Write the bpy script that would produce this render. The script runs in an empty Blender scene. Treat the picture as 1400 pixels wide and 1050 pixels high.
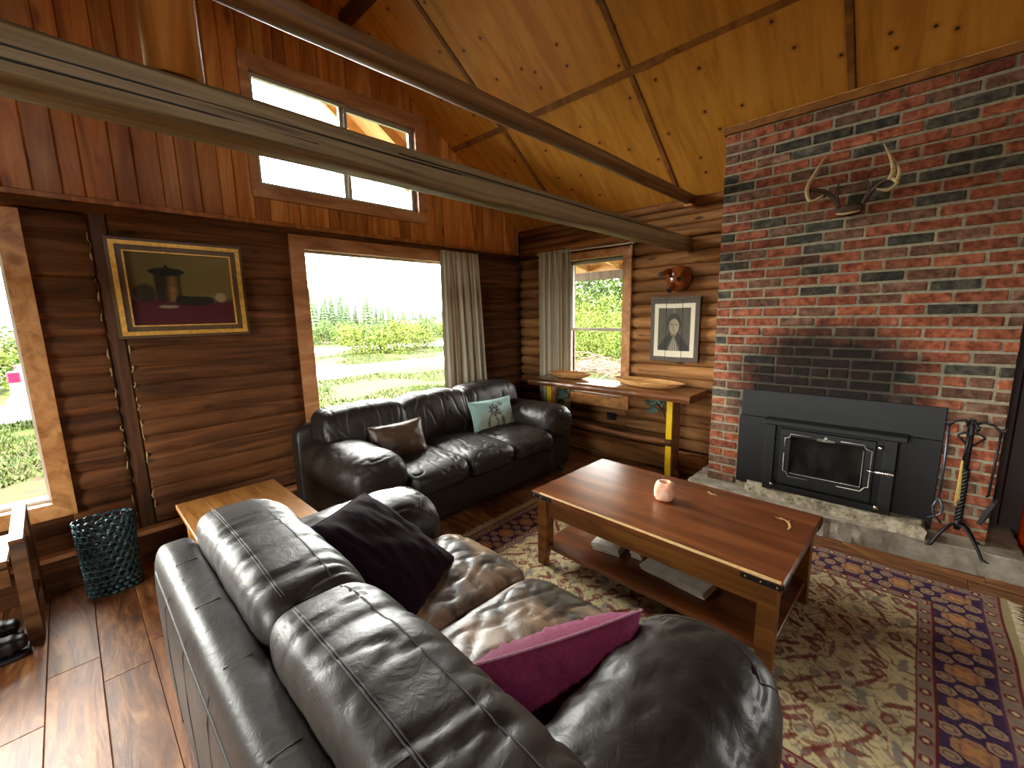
import bpy, bmesh, math, random
import numpy as np
from mathutils import Vector, Matrix, noise

random.seed(7)
rng = np.random.default_rng(7)
scene = bpy.context.scene
col = scene.collection

# ------------------------------------------------------------------ camera
CAM = Vector((-3.848, -3.522, 1.48))
yaw, pitch, roll = (math.radians(a) for a in (46.266, 9.3415, -1.2093))
fwd = Vector((math.sin(yaw) * math.cos(pitch), math.cos(yaw) * math.cos(pitch), -math.sin(pitch)))
rgt = Vector((math.cos(yaw), -math.sin(yaw), 0))
upv = rgt.cross(fwd)
r2 = math.cos(roll) * rgt + math.sin(roll) * upv
u2 = -math.sin(roll) * rgt + math.cos(roll) * upv
cd = bpy.data.cameras.new('camera')
cd.sensor_fit = 'HORIZONTAL'
cd.sensor_width = 36
cd.lens = 36 * 579.08 / 1400
cd.clip_start = 0.02
cd.clip_end = 800
cam = bpy.data.objects.new('camera', cd)
col.objects.link(cam)
cam.matrix_world = Matrix(((r2.x, u2.x, -fwd.x, CAM.x), (r2.y, u2.y, -fwd.y, CAM.y), (r2.z, u2.z, -fwd.z, CAM.z), (0, 0, 0, 1)))
scene.camera = cam

# ------------------------------------------------------------------ world: white overcast sky
SKY = 13.0
w = bpy.data.worlds.new('overcast_sky')
scene.world = w
w.use_nodes = True
wn = w.node_tree
wn.nodes['Background'].inputs[0].default_value = (1.0, 0.975, 0.93, 1)
wn.nodes['Background'].inputs[1].default_value = SKY
scene.view_settings.view_transform = 'Standard'
scene.view_settings.look = 'None'
scene.view_settings.gamma = 1
scene.view_settings.use_curve_mapping = False
scene.view_settings.exposure = 1.65
scene.cycles.max_bounces = 10
scene.cycles.diffuse_bounces = 6
scene.cycles.glossy_bounces = 4
scene.cycles.transparent_max_bounces = 24
scene.cycles.use_denoising = True
scene.cycles.caustics_reflective = False
scene.cycles.caustics_refractive = False
scene.cycles.sample_clamp_indirect = 6


def portal(loc, sx, sy, rot):
    """marks a window opening so that the renderer samples the sky through it"""
    l = bpy.data.lights.new('window_portal', 'AREA')
    l.shape = 'RECTANGLE'
    l.size, l.size_y = sx, sy
    l.cycles.is_portal = True
    o = bpy.data.objects.new('window_portal', l)
    o.location = loc
    o.rotation_euler = rot
    col.objects.link(o)


H = math.pi / 2
# area lights shine along -Z; rotate so that -Z points into the room
portal((-1.75, 0.16, 1.4), 1.6, 1.5, (-H, 0, 0))
portal((-2.03, 0.16, 2.8), 1.45, 0.9, (-H, 0, 0))
portal((-4.65, 0.16, 1.25), 1.3, 1.6, (-H, 0, 0))
portal((0.16, -1.0, 1.3), 1.5, 0.9, (0, H, 0))
portal((0.16, -5.35, 1.15), 0.7, 0.9, (0, H, 0))
portal((-7.26, -2.6, 1.4), 1.7, 1.5, (0, -H, 0))
portal((-3.57, -6.66, 2.95), 1.0, 0.6, (H, 0, 0))

# ------------------------------------------------------------------ helpers
def lin(h):
    h = h.lstrip('#')
    out = []
    for i in (0, 2, 4):
        c = int(h[i:i + 2], 16) / 255
        out.append(c / 12.92 if c <= 0.04045 else ((c + 0.055) / 1.055) ** 2.4)
    return (*out, 1)


class MB:
    def __init__(s):
        s.v = []
        s.f = []

    def add(s, vs, fs):
        o = len(s.v)
        s.v += [tuple(v) for v in vs]
        s.f += [tuple(i + o for i in f) for f in fs]
        return s

    def box(s, x0, y0, z0, x1, y1, z1):
        x0, x1 = min(x0, x1), max(x0, x1)
        y0, y1 = min(y0, y1), max(y0, y1)
        z0, z1 = min(z0, z1), max(z0, z1)
        return s.add([(x, y, z) for x in (x0, x1) for y in (y0, y1) for z in (z0, z1)],
                     [(0, 1, 3, 2), (4, 6, 7, 5), (0, 4, 5, 1), (2, 3, 7, 6), (0, 2, 6, 4), (1, 5, 7, 3)])

    def cbox(s, x0, y0, z0, x1, y1, z1, b=0.004, M=None, jit=0):
        """box with chamfered edges, 44 triangles"""
        c = [(x0 + x1) / 2, (y0 + y1) / 2, (z0 + z1) / 2]
        h = [abs(x1 - x0) / 2, abs(y1 - y0) / 2, abs(z1 - z0) / 2]
        b = min(b, min(h) * 0.9)
        vs = []
        idx = {}
        for sx in (-1, 1):
            for sy in (-1, 1):
                for sz in (-1, 1):
                    for ax in range(3):
                        p = [sx * (h[0] - b), sy * (h[1] - b), sz * (h[2] - b)]
                        p[ax] += (sx, sy, sz)[ax] * b
                        idx[(sx, sy, sz, ax)] = len(vs)
                        vs.append(Vector([p[i] + c[i] + (random.uniform(-jit, jit) if jit else 0) for i in range(3)]))
        fs = []
        for ax in range(3):
            o1, o2 = (ax + 1) % 3, (ax + 2) % 3
            for sg in (-1, 1):
                q = []
                for a, d in ((-1, -1), (1, -1), (1, 1), (-1, 1)):
                    k = [0, 0, 0]
                    k[ax] = sg
                    k[o1] = a
                    k[o2] = d
                    q.append(idx[(*k, ax)])
                fs.append(q if sg > 0 else q[::-1])
            for a in (-1, 1):
                for d in (-1, 1):
                    k = [0, 0, 0]
                    k[o1] = a
                    k[o2] = d
                    kk = []
                    for e in (-1, 1):
                        k[ax] = e
                        kk.append(tuple(k))
                    q = [idx[(*kk[0], o1)], idx[(*kk[1], o1)], idx[(*kk[1], o2)], idx[(*kk[0], o2)]]
                    fs.append(q if a * d < 0 else q[::-1])
        for k in [(x, y, z) for x in (-1, 1) for y in (-1, 1) for z in (-1, 1)]:
            q = [idx[(*k, 0)], idx[(*k, 1)], idx[(*k, 2)]]
            fs.append(q if k[0] * k[1] * k[2] > 0 else q[::-1])
        if M is not None:
            vs = [M @ v for v in vs]
        return s.add(vs, fs)

    def prism(s, poly, axis, a0, a1):
        """extrude a 2D polygon (in the other two axes, ascending order) along an axis"""
        n = len(poly)
        def P(p, a):
            q = list(p)
            q.insert(axis, a)
            return q
        vs = [P(p, a0) for p in poly] + [P(p, a1) for p in poly]
        fs = [tuple(range(n))[::-1], tuple(range(n, 2 * n))]
        fs += [(i, (i + 1) % n, n + (i + 1) % n, n + i) for i in range(n)]
        return s.add(vs, fs)

    def tube(s, pts, r, n=8, flat=1.0, closed=False):
        pts = [Vector(p) for p in pts]
        m = len(pts)
        rs = r if isinstance(r, (list, tuple)) else [r] * m
        vs, fs = [], []
        up = None
        for i, p in enumerate(pts):
            if closed:
                t = pts[(i + 1) % m] - pts[i - 1]
            else:
                t = pts[min(i + 1, m - 1)] - pts[max(i - 1, 0)]
            t.normalize()
            if up is None:
                up = Vector((0, 0, 1)) if abs(t.z) < 0.9 else Vector((1, 0, 0))
            a = t.cross(up).normalized()
            bb = a.cross(t).normalized()
            up = bb
            for k in range(n):
                th = 2 * math.pi * k / n
                vs.append(p + a * math.cos(th) * rs[i] + bb * math.sin(th) * rs[i] * flat)
        rng_ = m if closed else m - 1
        for i in range(rng_):
            j = (i + 1) % m
            for k in range(n):
                l = (k + 1) % n
                fs.append((i * n + k, i * n + l, j * n + l, j * n + k))
        if not closed:
            fs.append(tuple(range(n))[::-1])
            fs.append(tuple((m - 1) * n + k for k in range(n)))
        return s.add(vs, fs)

    def lathe(s, prof, c=(0, 0, 0), n=20, axis='z', sx=1, sy=1):
        vs, fs = [], []
        for r, z in prof:
            for k in range(n):
                th = 2 * math.pi * k / n
                p = (r * math.cos(th) * sx, r * math.sin(th) * sy, z)
                if axis == 'x':
                    p = (p[2], p[0], p[1])
                elif axis == 'y':
                    p = (p[0], p[2], p[1])
                vs.append((p[0] + c[0], p[1] + c[1], p[2] + c[2]))
        for i in range(len(prof) - 1):
            for k in range(n):
                l = (k + 1) % n
                fs.append((i * n + k, i * n + l, (i + 1) * n + l, (i + 1) * n + k))
        fs.append(tuple(range(n))[::-1])
        fs.append(tuple((len(prof) - 1) * n + k for k in range(n)))
        return s.add(vs, fs)

    def superbox(s, S, n=20):
        """puffed rounded box; S is an SB surface"""
        idx = {}
        vs, fs = [], []
        def vid(p):
            k = tuple(round(c * 1000) for c in p)
            if k not in idx:
                idx[k] = len(vs)
                vs.append(S(p))
            return idx[k]
        for ax in range(3):
            for sg in (-1, 1):
                o1, o2 = (ax + 1) % 3, (ax + 2) % 3
                for i in range(n):
                    for j in range(n):
                        q = []
                        for a, b in ((i, j), (i + 1, j), (i + 1, j + 1), (i, j + 1)):
                            p = [0, 0, 0]
                            p[ax] = sg
                            p[o1] = -1 + 2 * a / n
                            p[o2] = -1 + 2 * b / n
                            q.append(vid(p))
                        fs.append(q if sg > 0 else q[::-1])
        return s.add(vs, fs)

    def mesh(s, name, smooth=False):
        me = bpy.data.meshes.new(name)
        me.from_pydata(s.v, [], s.f)
        bm = bmesh.new()
        bm.from_mesh(me)
        bmesh.ops.recalc_face_normals(bm, faces=bm.faces)
        bm.to_mesh(me)
        bm.free()
        if smooth:
            me.polygons.foreach_set('use_smooth', [True] * len(me.polygons))
        me.update()
        return me

    def build(s, name, mat, parent=None, smooth=False):
        me = s.mesh(name, smooth)
        me.materials.append(M[mat] if isinstance(mat, str) else mat)
        o = bpy.data.objects.new(name, me)
        col.objects.link(o)
        if parent is not None:
            attach(o, parent)
        if smooth == 'auto':
            smooth_auto(o)
        return o


def smooth_auto(o, ang=0.7):
    me = o.data
    bm = bmesh.new()
    bm.from_mesh(me)
    for e in bm.edges:
        if len(e.link_faces) == 2 and e.calc_face_angle(0) > ang:
            e.smooth = False
    for f in bm.faces:
        f.smooth = True
    bm.to_mesh(me)
    bm.free()


class SB:
    """surface of a rounded box: exponent a across, b along 'axis'; wrinkle = fn(p,n)->offset, warp = fn(p)->p"""
    def __init__(s, c, h, a=3, b=6, axis=1, wrinkle=None, warp=None):
        s.c, s.h, s.a, s.b, s.axis, s.wr, s.wp = Vector(c), h, a, b, axis, wrinkle, warp

    def __call__(s, p):
        o1, o2 = (s.axis + 1) % 3, (s.axis + 2) % 3
        a, b = s.a, s.b
        q = (abs(p[o1]) ** a + abs(p[o2]) ** a)
        r = (q ** (b / a) + abs(p[s.axis]) ** b) ** (1 / b)
        u = [c / r for c in p]
        nn = [0, 0, 0]
        for i in range(3):
            e = b if i == s.axis else a
            nn[i] = math.copysign(abs(u[i]) ** (e - 1), u[i]) / s.h[i]
        nn = Vector(nn)
        if nn.length > 0:
            nn.normalize()
        P = Vector([u[i] * s.h[i] for i in range(3)])
        if s.wr:
            P += nn * s.wr(P + s.c, nn)
        if s.wp:
            P = s.wp(P)
        return P + s.c


def attach(o, parent):
    o.parent = parent
    o.matrix_parent_inverse = Matrix.LocRotScale(parent.location, parent.rotation_euler, None).inverted() if not parent.get('_loc') else Matrix()


def attach_raw(o, parent):
    o.parent = parent


def empty(name, loc, label=None, cat=None, group=None, rz=0):
    o = bpy.data.objects.new(name, None)
    o.empty_display_size = 0.1
    o.location = loc
    o.rotation_euler = (0, 0, rz)
    col.objects.link(o)
    return tag(o, label, cat, group)


def tag(o, label=None, cat=None, group=None, kind=None):
    if label:
        o['label'] = label
    if cat:
        o['category'] = cat
    if group:
        o['group'] = group
    if kind:
        o['kind'] = kind
    return o


def link(name, me, parent=None, loc=(0, 0, 0), rot=(0, 0, 0), scale=(1, 1, 1)):
    """object on shared mesh data, placed in world coordinates"""
    o = bpy.data.objects.new(name, me)
    o.location, o.rotation_euler, o.scale = loc, rot, scale
    col.objects.link(o)
    if parent is not None:
        attach(o, parent)
    return o


def copy_tree(o, parent=None):
    c = o.copy()
    col.objects.link(c)
    if parent is not None:
        c.parent = parent
    for ch in list(o.children):
        copy_tree(ch, c)
    return c


def fbm(x, y, z, o=3):
    v, a = 0, 1
    for _ in range(o):
        v += a * noise.noise(Vector((x, y, z)))
        x, y, z, a = x * 2.1, y * 2.1, z * 2.1, a * 0.5
    return v


# ------------------------------------------------------------------ materials
M = {}


class NT:
    def __init__(s, name, rough=0.5, spec=0.5, metallic=0.0, coat=0.0):
        m = bpy.data.materials.new(name)
        m.use_nodes = True
        s.m, s.t = m, m.node_tree
        s.b = s.t.nodes['Principled BSDF']
        s.b.inputs['Roughness'].default_value = rough
        s.b.inputs['Specular IOR Level'].default_value = spec
        s.b.inputs['Metallic'].default_value = metallic
        s.b.inputs['Coat Weight'].default_value = coat
        M[name] = m

    def n(s, typ, **kw):
        nd = s.t.nodes.new(typ)
        for k, v in kw.items():
            if k.startswith('i_'):
                key = k[2:].replace('_', ' ')
                nd.inputs[key].default_value = v
            else:
                setattr(nd, k, v)
        return nd

    def l(s, a, b):
        s.t.links.new(a, b)

    def coords(s, scale, obj=True, rand=True):
        tc = s.n('ShaderNodeTexCoord')
        mp = s.n('ShaderNodeMapping')
        mp.inputs['Scale'].default_value = scale
        s.l(tc.outputs['Object'] if obj else tc.outputs['Generated'], mp.inputs['Vector'])
        if rand:
            oi = s.n('ShaderNodeObjectInfo')
            mu = s.n('ShaderNodeMath', operation='MULTIPLY')
            mu.inputs[1].default_value = 37.0
            s.l(oi.outputs['Random'], mu.inputs[0])
            cx = s.n('ShaderNodeCombineXYZ')
            for k in range(3):
                s.l(mu.outputs[0], cx.inputs[k])
            s.l(cx.outputs[0], mp.inputs['Location'])
        return mp.outputs[0]

    def noise(s, vec, scale=1, detail=4, rough=0.55, dist=0.0):
        nd = s.n('ShaderNodeTexNoise')
        nd.inputs['Scale'].default_value = scale
        nd.inputs['Detail'].default_value = detail
        nd.inputs['Roughness'].default_value = rough
        nd.inputs['Distortion'].default_value = dist
        if vec is not None:
            s.l(vec, nd.inputs['Vector'])
        return nd.outputs[0]

    def ramp(s, fac, stops):
        r = s.n('ShaderNodeValToRGB')
        e = r.color_ramp.elements
        while len(e) < len(stops):
            e.new(0.5)
        for k, (p, c) in enumerate(stops):
            e[k].position = p
            e[k].color = lin(c) if isinstance(c, str) else (c, c, c, 1) if not isinstance(c, tuple) else c
        s.l(fac, r.inputs[0])
        return r.outputs[0]

    def mix(s, fac, a, b, mode='MIX'):
        x = s.n('ShaderNodeMix', data_type='RGBA', blend_type=mode)
        for sock, v in ((x.inputs[0], fac), (x.inputs[6], a), (x.inputs[7], b)):
            if isinstance(v, (int, float)):
                sock.default_value = v
            elif isinstance(v, (tuple, str)):
                sock.default_value = lin(v) if isinstance(v, str) else v
            else:
                s.l(v, sock)
        return x.outputs[2]

    def vary(s, colr, lo, hi):
        """per-object brightness"""
        oi = s.n('ShaderNodeObjectInfo')
        mr = s.n('ShaderNodeMapRange')
        mr.inputs['To Min'].default_value = lo
        mr.inputs['To Max'].default_value = hi
        s.l(oi.outputs['Random'], mr.inputs[0])
        hs = s.n('ShaderNodeHueSaturation')
        s.l(mr.outputs[0], hs.inputs['Value'])
        s.l(colr, hs.inputs['Color'])
        return hs.outputs[0]

    def bump(s, h, strength=0.3, dist=0.01):
        b = s.n('ShaderNodeBump')
        b.inputs['Strength'].default_value = strength
        b.inputs['Distance'].default_value = dist
        s.l(h, b.inputs['Height'])
        s.l(b.outputs[0], s.b.inputs['Normal'])

    def color(s, c):
        if isinstance(c, (str, tuple)):
            s.b.inputs['Base Color'].default_value = lin(c) if isinstance(c, str) else c
        else:
            s.l(c, s.b.inputs['Base Color'])
        return s


def wood(name, dark, mid, light, scale, rough=0.45, coat=0.0, lo=0.8, hi=1.2, dist=1.2, bump=0.15, spec=0.4, knots=None):
    t = NT(name, rough=rough, coat=coat, spec=spec)
    t.b.inputs['Coat Roughness'].default_value = 0.22
    v = t.coords(scale)
    f = t.noise(v, 1.0, 5, 0.6, dist)
    c = t.ramp(f, [(0.3, dark), (0.5, mid), (0.7, light)])
    if knots:
        kv = t.coords(knots)
        vo = t.n('ShaderNodeTexVoronoi')
        vo.inputs['Scale'].default_value = 1
        t.l(kv, vo.inputs['Vector'])
        k = t.ramp(vo.outputs['Distance'], [(0.06, 0.0), (0.13, 1.0)])
        c = t.mix(k, dark, c)
    c = t.vary(c, lo, hi)
    t.color(c)
    t.bump(f, bump, 0.004)
    return t


def plain(name, c, rough=0.5, metallic=0.0, spec=0.5, nscale=30, var=0.15, bump=0.1):
    t = NT(name, rough=rough, metallic=metallic, spec=spec)
    v = t.coords((nscale,) * 3)
    f = t.noise(v, 1, 4)
    base = lin(c)
    a = tuple(min(1, k * (1 - var)) for k in base[:3]) + (1,)
    b = tuple(min(1, k * (1 + var)) for k in base[:3]) + (1,)
    t.color(t.ramp(f, [(0.3, a), (0.7, b)]))
    if bump:
        t.bump(f, bump, 0.003)
    return t


wood('log_stain', '#3a2110', '#5f3a1f', '#7a4c29', (1.2, 14, 14), rough=0.75, spec=0.2, lo=0.75, hi=1.15, knots=(2.2, 6, 6), bump=0.3)  # darker copy of the log brown, backlit shade put into the colour
wood('log_stain_y', '#54351b', '#8d6038', '#b58350', (9, 0.9, 9), rough=0.7, spec=0.2, lo=0.75, hi=1.15, knots=(6, 2.2, 6), bump=0.3)
wood('log_post', '#33200f', '#553218', '#6d4423', (14, 14, 1.4), rough=0.55, lo=0.9, hi=1.05)
wood('beam_wood', '#4f402c', '#806b4b', '#9a8462', (0.7, 26, 26), rough=0.6, lo=0.95, hi=1.05, knots=(1.6, 7, 7), bump=0.35)
wood('pole_wood', '#48301a', '#74502e', '#946b40', (0.8, 18, 18), rough=0.5, lo=0.95, hi=1.05, knots=(1.6, 7, 7), bump=0.3)
wood('board_wood', '#8e4e1e', '#c27832', '#df9f58', (9, 9, 0.9), rough=0.4, lo=0.72, hi=1.15, knots=(5, 5, 1.6), bump=0.15)
wood('trim_wood', '#9a6434', '#c48a52', '#dba76c', (9, 9, 9), rough=0.45, lo=0.92, hi=1.06, knots=(3, 3, 3))
wood('trim_red', '#8f5c3a', '#b57d50', '#cf9b6c', (2, 9, 9), rough=0.45, lo=0.95, hi=1.05)
wood('plank_floor', '#4e2c18', '#82522f', '#b07c4c', (11, 1.7, 11), rough=0.42, lo=0.7, hi=1.15, dist=2.6, bump=0.3, spec=0.4, coat=0.0)
wood('floor_base', '#2a1710', '#3a2014', '#4a2a1a', (9, 1.6, 9), rough=0.5)
wood('table_wood', '#48220f', '#693719', '#844b26', (10, 1.1, 10), rough=0.3, coat=0.3, lo=0.96, hi=1.04, bump=0.05, spec=0.5)
wood('table_side', '#563012', '#80501e', '#9a662c', (10, 1.1, 10), rough=0.42, coat=0.1, lo=0.92, hi=1.05, bump=0.06)
wood('oak_top', '#9a5f26', '#bd8240', '#d29c58', (16, 2.0, 16), rough=0.35, coat=0.2, lo=0.9, hi=1.08, dist=1.8, bump=0.1)
wood('bench_wood', '#402414', '#6b4126', '#8d5b36', (14, 1.5, 14), rough=0.28, coat=0.4, lo=0.95, hi=1.05, bump=0.2)
wood('bowl_wood', '#9a6a36', '#c4935a', '#d9ad74', (16, 4, 16), rough=0.5, lo=0.95, hi=1.05)
wood('grey_board', '#3c332b', '#5a4d42', '#776857', (14, 14, 1.5), rough=0.75, lo=0.85, hi=1.1, bump=0.3)
wood('old_bench', '#3a2414', '#5a3a20', '#77502e', (2, 12, 12), rough=0.45, lo=0.9, hi=1.1)
wood('porch_wood', '#9a7648', '#c49e68', '#dbb988', (3, 3, 3), rough=0.7)
wood('bark', '#6b5b4b', '#8a7a68', '#b9ad9c', (9, 9, 3), rough=0.9, bump=0.4)
wood('bark_birch', '#8d8778', '#cfcabc', '#e8e4da', (6, 6, 14), rough=0.8)

# varnished plywood of the ceiling, with knots
t = NT('ply', rough=0.42, coat=0.1, spec=0.4)
v = t.coords((1.3, 10, 1.3))
f = t.noise(v, 1, 6, 0.6, 1.0)
c = t.ramp(f, [(0.25, '#a86f22'), (0.5, '#d19136'), (0.78, '#e0a64a')])
kv = t.coords((3.4, 3.4, 3.4))
vo = t.n('ShaderNodeTexVoronoi')
vo.voronoi_dimensions = '2D'
vo.inputs['Scale'].default_value = 1
t.l(kv, vo.inputs['Vector'])
k = t.ramp(vo.outputs['Distance'], [(0.024, 0.0), (0.040, 1.0)])
k2 = t.ramp(vo.outputs['Distance'], [(0.03, 0.0), (0.10, 1.0)])
c = t.mix(k2, t.mix(0.45, c, '#8a4e12'), c)
c = t.mix(k, '#3e2009', c)
c = t.vary(c, 0.9, 1.06)
t.color(c)
t.bump(f, 0.06, 0.003)
wood('batten_wood', '#6a3f18', '#8c5a26', '#a57036', (6, 6, 6), rough=0.5, lo=0.9, hi=1.1)


# bricks: soot stain above the stove opening, shared by the bricks and the mortar
def soot(t, c, amount=0.96):
    g = t.n('ShaderNodeNewGeometry')
    sp = t.n('ShaderNodeSeparateXYZ')
    t.l(g.outputs['Position'], sp.inputs[0])
    def ma(op, a, b):
        m = t.n('ShaderNodeMath', operation=op)
        for k_, v_ in enumerate((a, b)):
            if isinstance(v_, (int, float)):
                m.inputs[k_].default_value = v_
            else:
                t.l(v_, m.inputs[k_])
        return m.outputs[0]
    dy = ma('DIVIDE', ma('ADD', sp.outputs[1], 3.10), 0.64)
    dz = ma('DIVIDE', ma('SUBTRACT', sp.outputs[2], 0.94), 0.52)
    d = ma('ADD', ma('MULTIPLY', dy, dy), ma('MULTIPLY', dz, dz))
    nz = t.noise(g.outputs['Position'], 5, 4, 0.6)
    d = ma('ADD', d, ma('MULTIPLY', ma('SUBTRACT', nz, 0.5), 1.1))
    mk = t.ramp(d, [(0.35, amount), (0.7, amount * 0.55), (1.0, 0.0)])
    return t.mix(mk, c, '#0e0b09')


for nm, (a, b, c3) in {'brick_red': ('#5e2f20', '#8b4b32', '#a8664a'), 'brick_brown': ('#463026', '#6c4b3a', '#86644e'),
                       'brick_dark': ('#2c2a25', '#454238', '#5e594c')}.items():
    t = NT(nm, rough=0.85, spec=0.25)
    v = t.coords((22, 22, 22))
    f = t.noise(v, 1, 5, 0.65)
    c = t.ramp(f, [(0.34, a), (0.5, b), (0.66, c3)])
    f2 = t.noise(t.coords((9, 9, 9)), 1, 3)
    c = t.mix(t.ramp(f2, [(0.6, 0.0), (0.78, 0.35)]), c, '#8f8778')
    c = t.vary(c, 0.72, 1.18)
    t.color(soot(t, c))
    t.bump(f, 0.5, 0.006)
t = NT('mortar', rough=0.95, spec=0.2)
f = t.noise(t.coords((40, 40, 40)), 1, 5, 0.7)
c = t.ramp(f, [(0.3, '#7c7460'), (0.7, '#a89e86')])
t.color(soot(t, c, 0.85))
t.bump(f, 0.6, 0.006)

t = NT('concrete', rough=0.9, spec=0.25)
f = t.noise(t.coords((9, 9, 9), rand=False), 1, 7, 0.7)
f2 = t.noise(t.coords((2.4, 2.4, 2.4), rand=False), 1, 3)
c = t.ramp(f, [(0.3, '#7a7265'), (0.5, '#a29a8a'), (0.72, '#bfb8a8')])
c = t.mix(t.ramp(f2, [(0.5, 0.0), (0.75, 0.5)]), c, '#5c5349')
t.color(c)
t.bump(f, 0.8, 0.01)
t = NT('stone', rough=0.9, spec=0.25)
f = t.noise(t.coords((16, 16, 16), rand=False), 1, 7, 0.75)
t.color(t.ramp(f, [(0.34, '#655d4f'), (0.46, '#a2977f'), (0.6, '#c9bea6')]))
t.bump(f, 1.0, 0.014)

# leather
def leather(name, dark, light, worn=None, rough=0.42):
    t = NT(name, rough=rough, spec=0.5, coat=0.0)
    t.b.inputs['Coat Roughness'].default_value = 0.22
    v = t.coords((7, 7, 7))
    f = t.noise(v, 1, 4)
    c = t.ramp(f, [(0.3, dark), (0.7, light)])
    if worn:
        g = t.n('ShaderNodeNewGeometry')
        sp = t.n('ShaderNodeSeparateXYZ')
        t.l(g.outputs['Normal'], sp.inputs[0])
        wv = t.noise(t.coords((4.5, 7, 5)), 1, 4, 0.6, 0.6)
        mk = t.ramp(wv, [(0.42, 0.0), (0.62, 0.8)])
        c = t.mix(mk, c, worn)
    t.color(c)
    fine = t.noise(t.coords((170, 170, 170), rand=False), 1, 2)
    mid = t.noise(t.coords((22, 22, 22)), 1, 4, 0.6, 0.8)
    ad = t.n('ShaderNodeMath', operation='MULTIPLY_ADD')
    t.l(fine, ad.inputs[0])
    ad.inputs[1].default_value = 0.12
    t.l(mid, ad.inputs[2])
    t.bump(ad.outputs[0], 0.36, 0.006)
    rr = t.n('ShaderNodeMapRange')
    rr.inputs['To Min'].default_value = rough - 0.06
    rr.inputs['To Max'].default_value = rough + 0.14
    t.l(f, rr.inputs[0])
    t.l(rr.outputs[0], t.b.inputs['Roughness'])


leather('leather', '#1a1512', '#2a231d')
leather('leather_worn', '#2a221c', '#40342a', worn='#a08468', rough=0.36)
leather('leather_seam', '#15110e', '#211b16', rough=0.6)


def fabric(name, c, rough=0.9, sheen=0.3, scale=120, spec=0.2):
    t = NT(name, rough=rough, spec=spec)
    t.b.inputs['Sheen Weight'].default_value = sheen
    f = t.noise(t.coords((scale,) * 3, rand=False), 1, 3)
    base = lin(c)
    t.color(t.ramp(f, [(0.3, tuple(k * 0.8 for k in base[:3]) + (1,)), (0.7, tuple(min(1, k * 1.15) for k in base[:3]) + (1,))]))
    t.bump(f, 0.25, 0.002)


fabric('velvet_plum', '#1b0c13', sheen=0.02, spec=0.05)
fabric('magenta', '#7e2650', rough=0.75, sheen=0.1)
fabric('pink_piping', '#c08aa0', rough=0.7, sheen=0.1)
fabric('brown_satin', '#4a3626', rough=0.45, sheen=0.0, spec=0.5)


def attrib(name, rough=0.8, spec=0.2, sheen=0.0, bumpscale=None, bstr=0.3):
    t = NT(name, rough=rough, spec=spec)
    t.b.inputs['Sheen Weight'].default_value = sheen
    a = t.n('ShaderNodeVertexColor')
    a.layer_name = 'print'
    t.color(a.outputs[0])
    if bumpscale:
        t.bump(t.noise(t.coords((bumpscale,) * 3, rand=False), 1, 3), bstr, 0.004)


attrib('rug_weave', 0.95, 0.1, bumpscale=160, bstr=0.5)
attrib('canvas_print', 0.6, 0.3, bumpscale=300, bstr=0.15)
attrib('paper_print', 0.55, 0.3)
attrib('curtain_cloth', 0.9, 0.15, sheen=0.1, bumpscale=220)
attrib('pillow_print', 0.6, 0.35, sheen=0.1, bumpscale=200)

plain('black_metal', '#0c0d0e', rough=0.55, spec=0.45, nscale=60, var=0.15)
plain('iron', '#2b2a2b', rough=0.5, metallic=0.7, nscale=40)
plain('iron_blue', '#59636b', rough=0.4, metallic=0.8, nscale=40)
plain('chrome', '#c9c7c2', rough=0.15, metallic=1.0, bump=0)
plain('silver_line', '#a9a79c', rough=0.4, metallic=0.6, bump=0)
plain('brass', '#b08a45', rough=0.3, metallic=1.0, bump=0)
plain('gold_leaf', '#d8a545', rough=0.4, metallic=0.3, nscale=40, var=0.25)
plain('frame_brown', '#5a3f1e', rough=0.45, nscale=50, var=0.3)
plain('cream_caulk', '#a8915f', rough=0.8, nscale=60)
plain('white_paint', '#dedcd2', rough=0.4, nscale=20, var=0.04, bump=0)
plain('alu', '#b7b5a4', rough=0.35, metallic=0.4, nscale=20, var=0.08, bump=0)
plain('yellow_paint', '#d9b112', rough=0.4, nscale=20, var=0.08)
plain('leaf_metal', '#41584e', rough=0.4, metallic=0.4, nscale=60, var=0.3)
plain('vase_glaze', '#46626a', rough=0.18, metallic=0.6, nscale=60, var=0.4, spec=0.7)
plain('antler_bone', '#b9a172', rough=0.5, nscale=25, var=0.3)
plain('antler_dark', '#47301c', rough=0.6, nscale=25, var=0.4)
plain('glaze_brown', '#7a3c16', rough=0.15, nscale=14, var=0.35, spec=0.7, bump=0)
plain('bristle', '#a58a45', rough=0.8, nscale=80)
plain('black_rubber', '#0f0f11', rough=0.45, nscale=50)
plain('paper', '#e2dccb', rough=0.7, nscale=20)
plain('scrape_wood', '#c8a56c', rough=0.6, nscale=60)
plain('orange_red', '#c23a12', rough=0.35, nscale=10)
plain('cord', '#17130f', rough=0.5)
plain('fringe', '#cfc3a0', rough=0.95, nscale=120)
plain('soffit', '#a8834f', rough=0.7)
plain('asphalt_gravel', '#8a867f', rough=0.95, nscale=6, var=0.12)
plain('car_white', '#dfe2e4', rough=0.25, nscale=3, var=0.02, bump=0)
plain('car_glass', '#1a2024', rough=0.08, bump=0)
plain('tail_red', '#c2122c', rough=0.2, bump=0)
plain('dry_brush', '#5c3d30', rough=0.9, nscale=20, var=0.3)

t = NT('salt', rough=0.5, spec=0.4)
f = t.noise(t.coords((26, 26, 26), rand=False), 1, 4)
t.color(t.ramp(f, [(0.3, '#f0a47c'), (0.55, '#f7c8ae'), (0.75, '#fbe2d4')]))
t.b.inputs['Subsurface Weight'].default_value = 0.35
t.b.inputs['Subsurface Radius'].default_value = (0.03, 0.012, 0.006)
t.bump(f, 0.3, 0.004)

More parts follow.
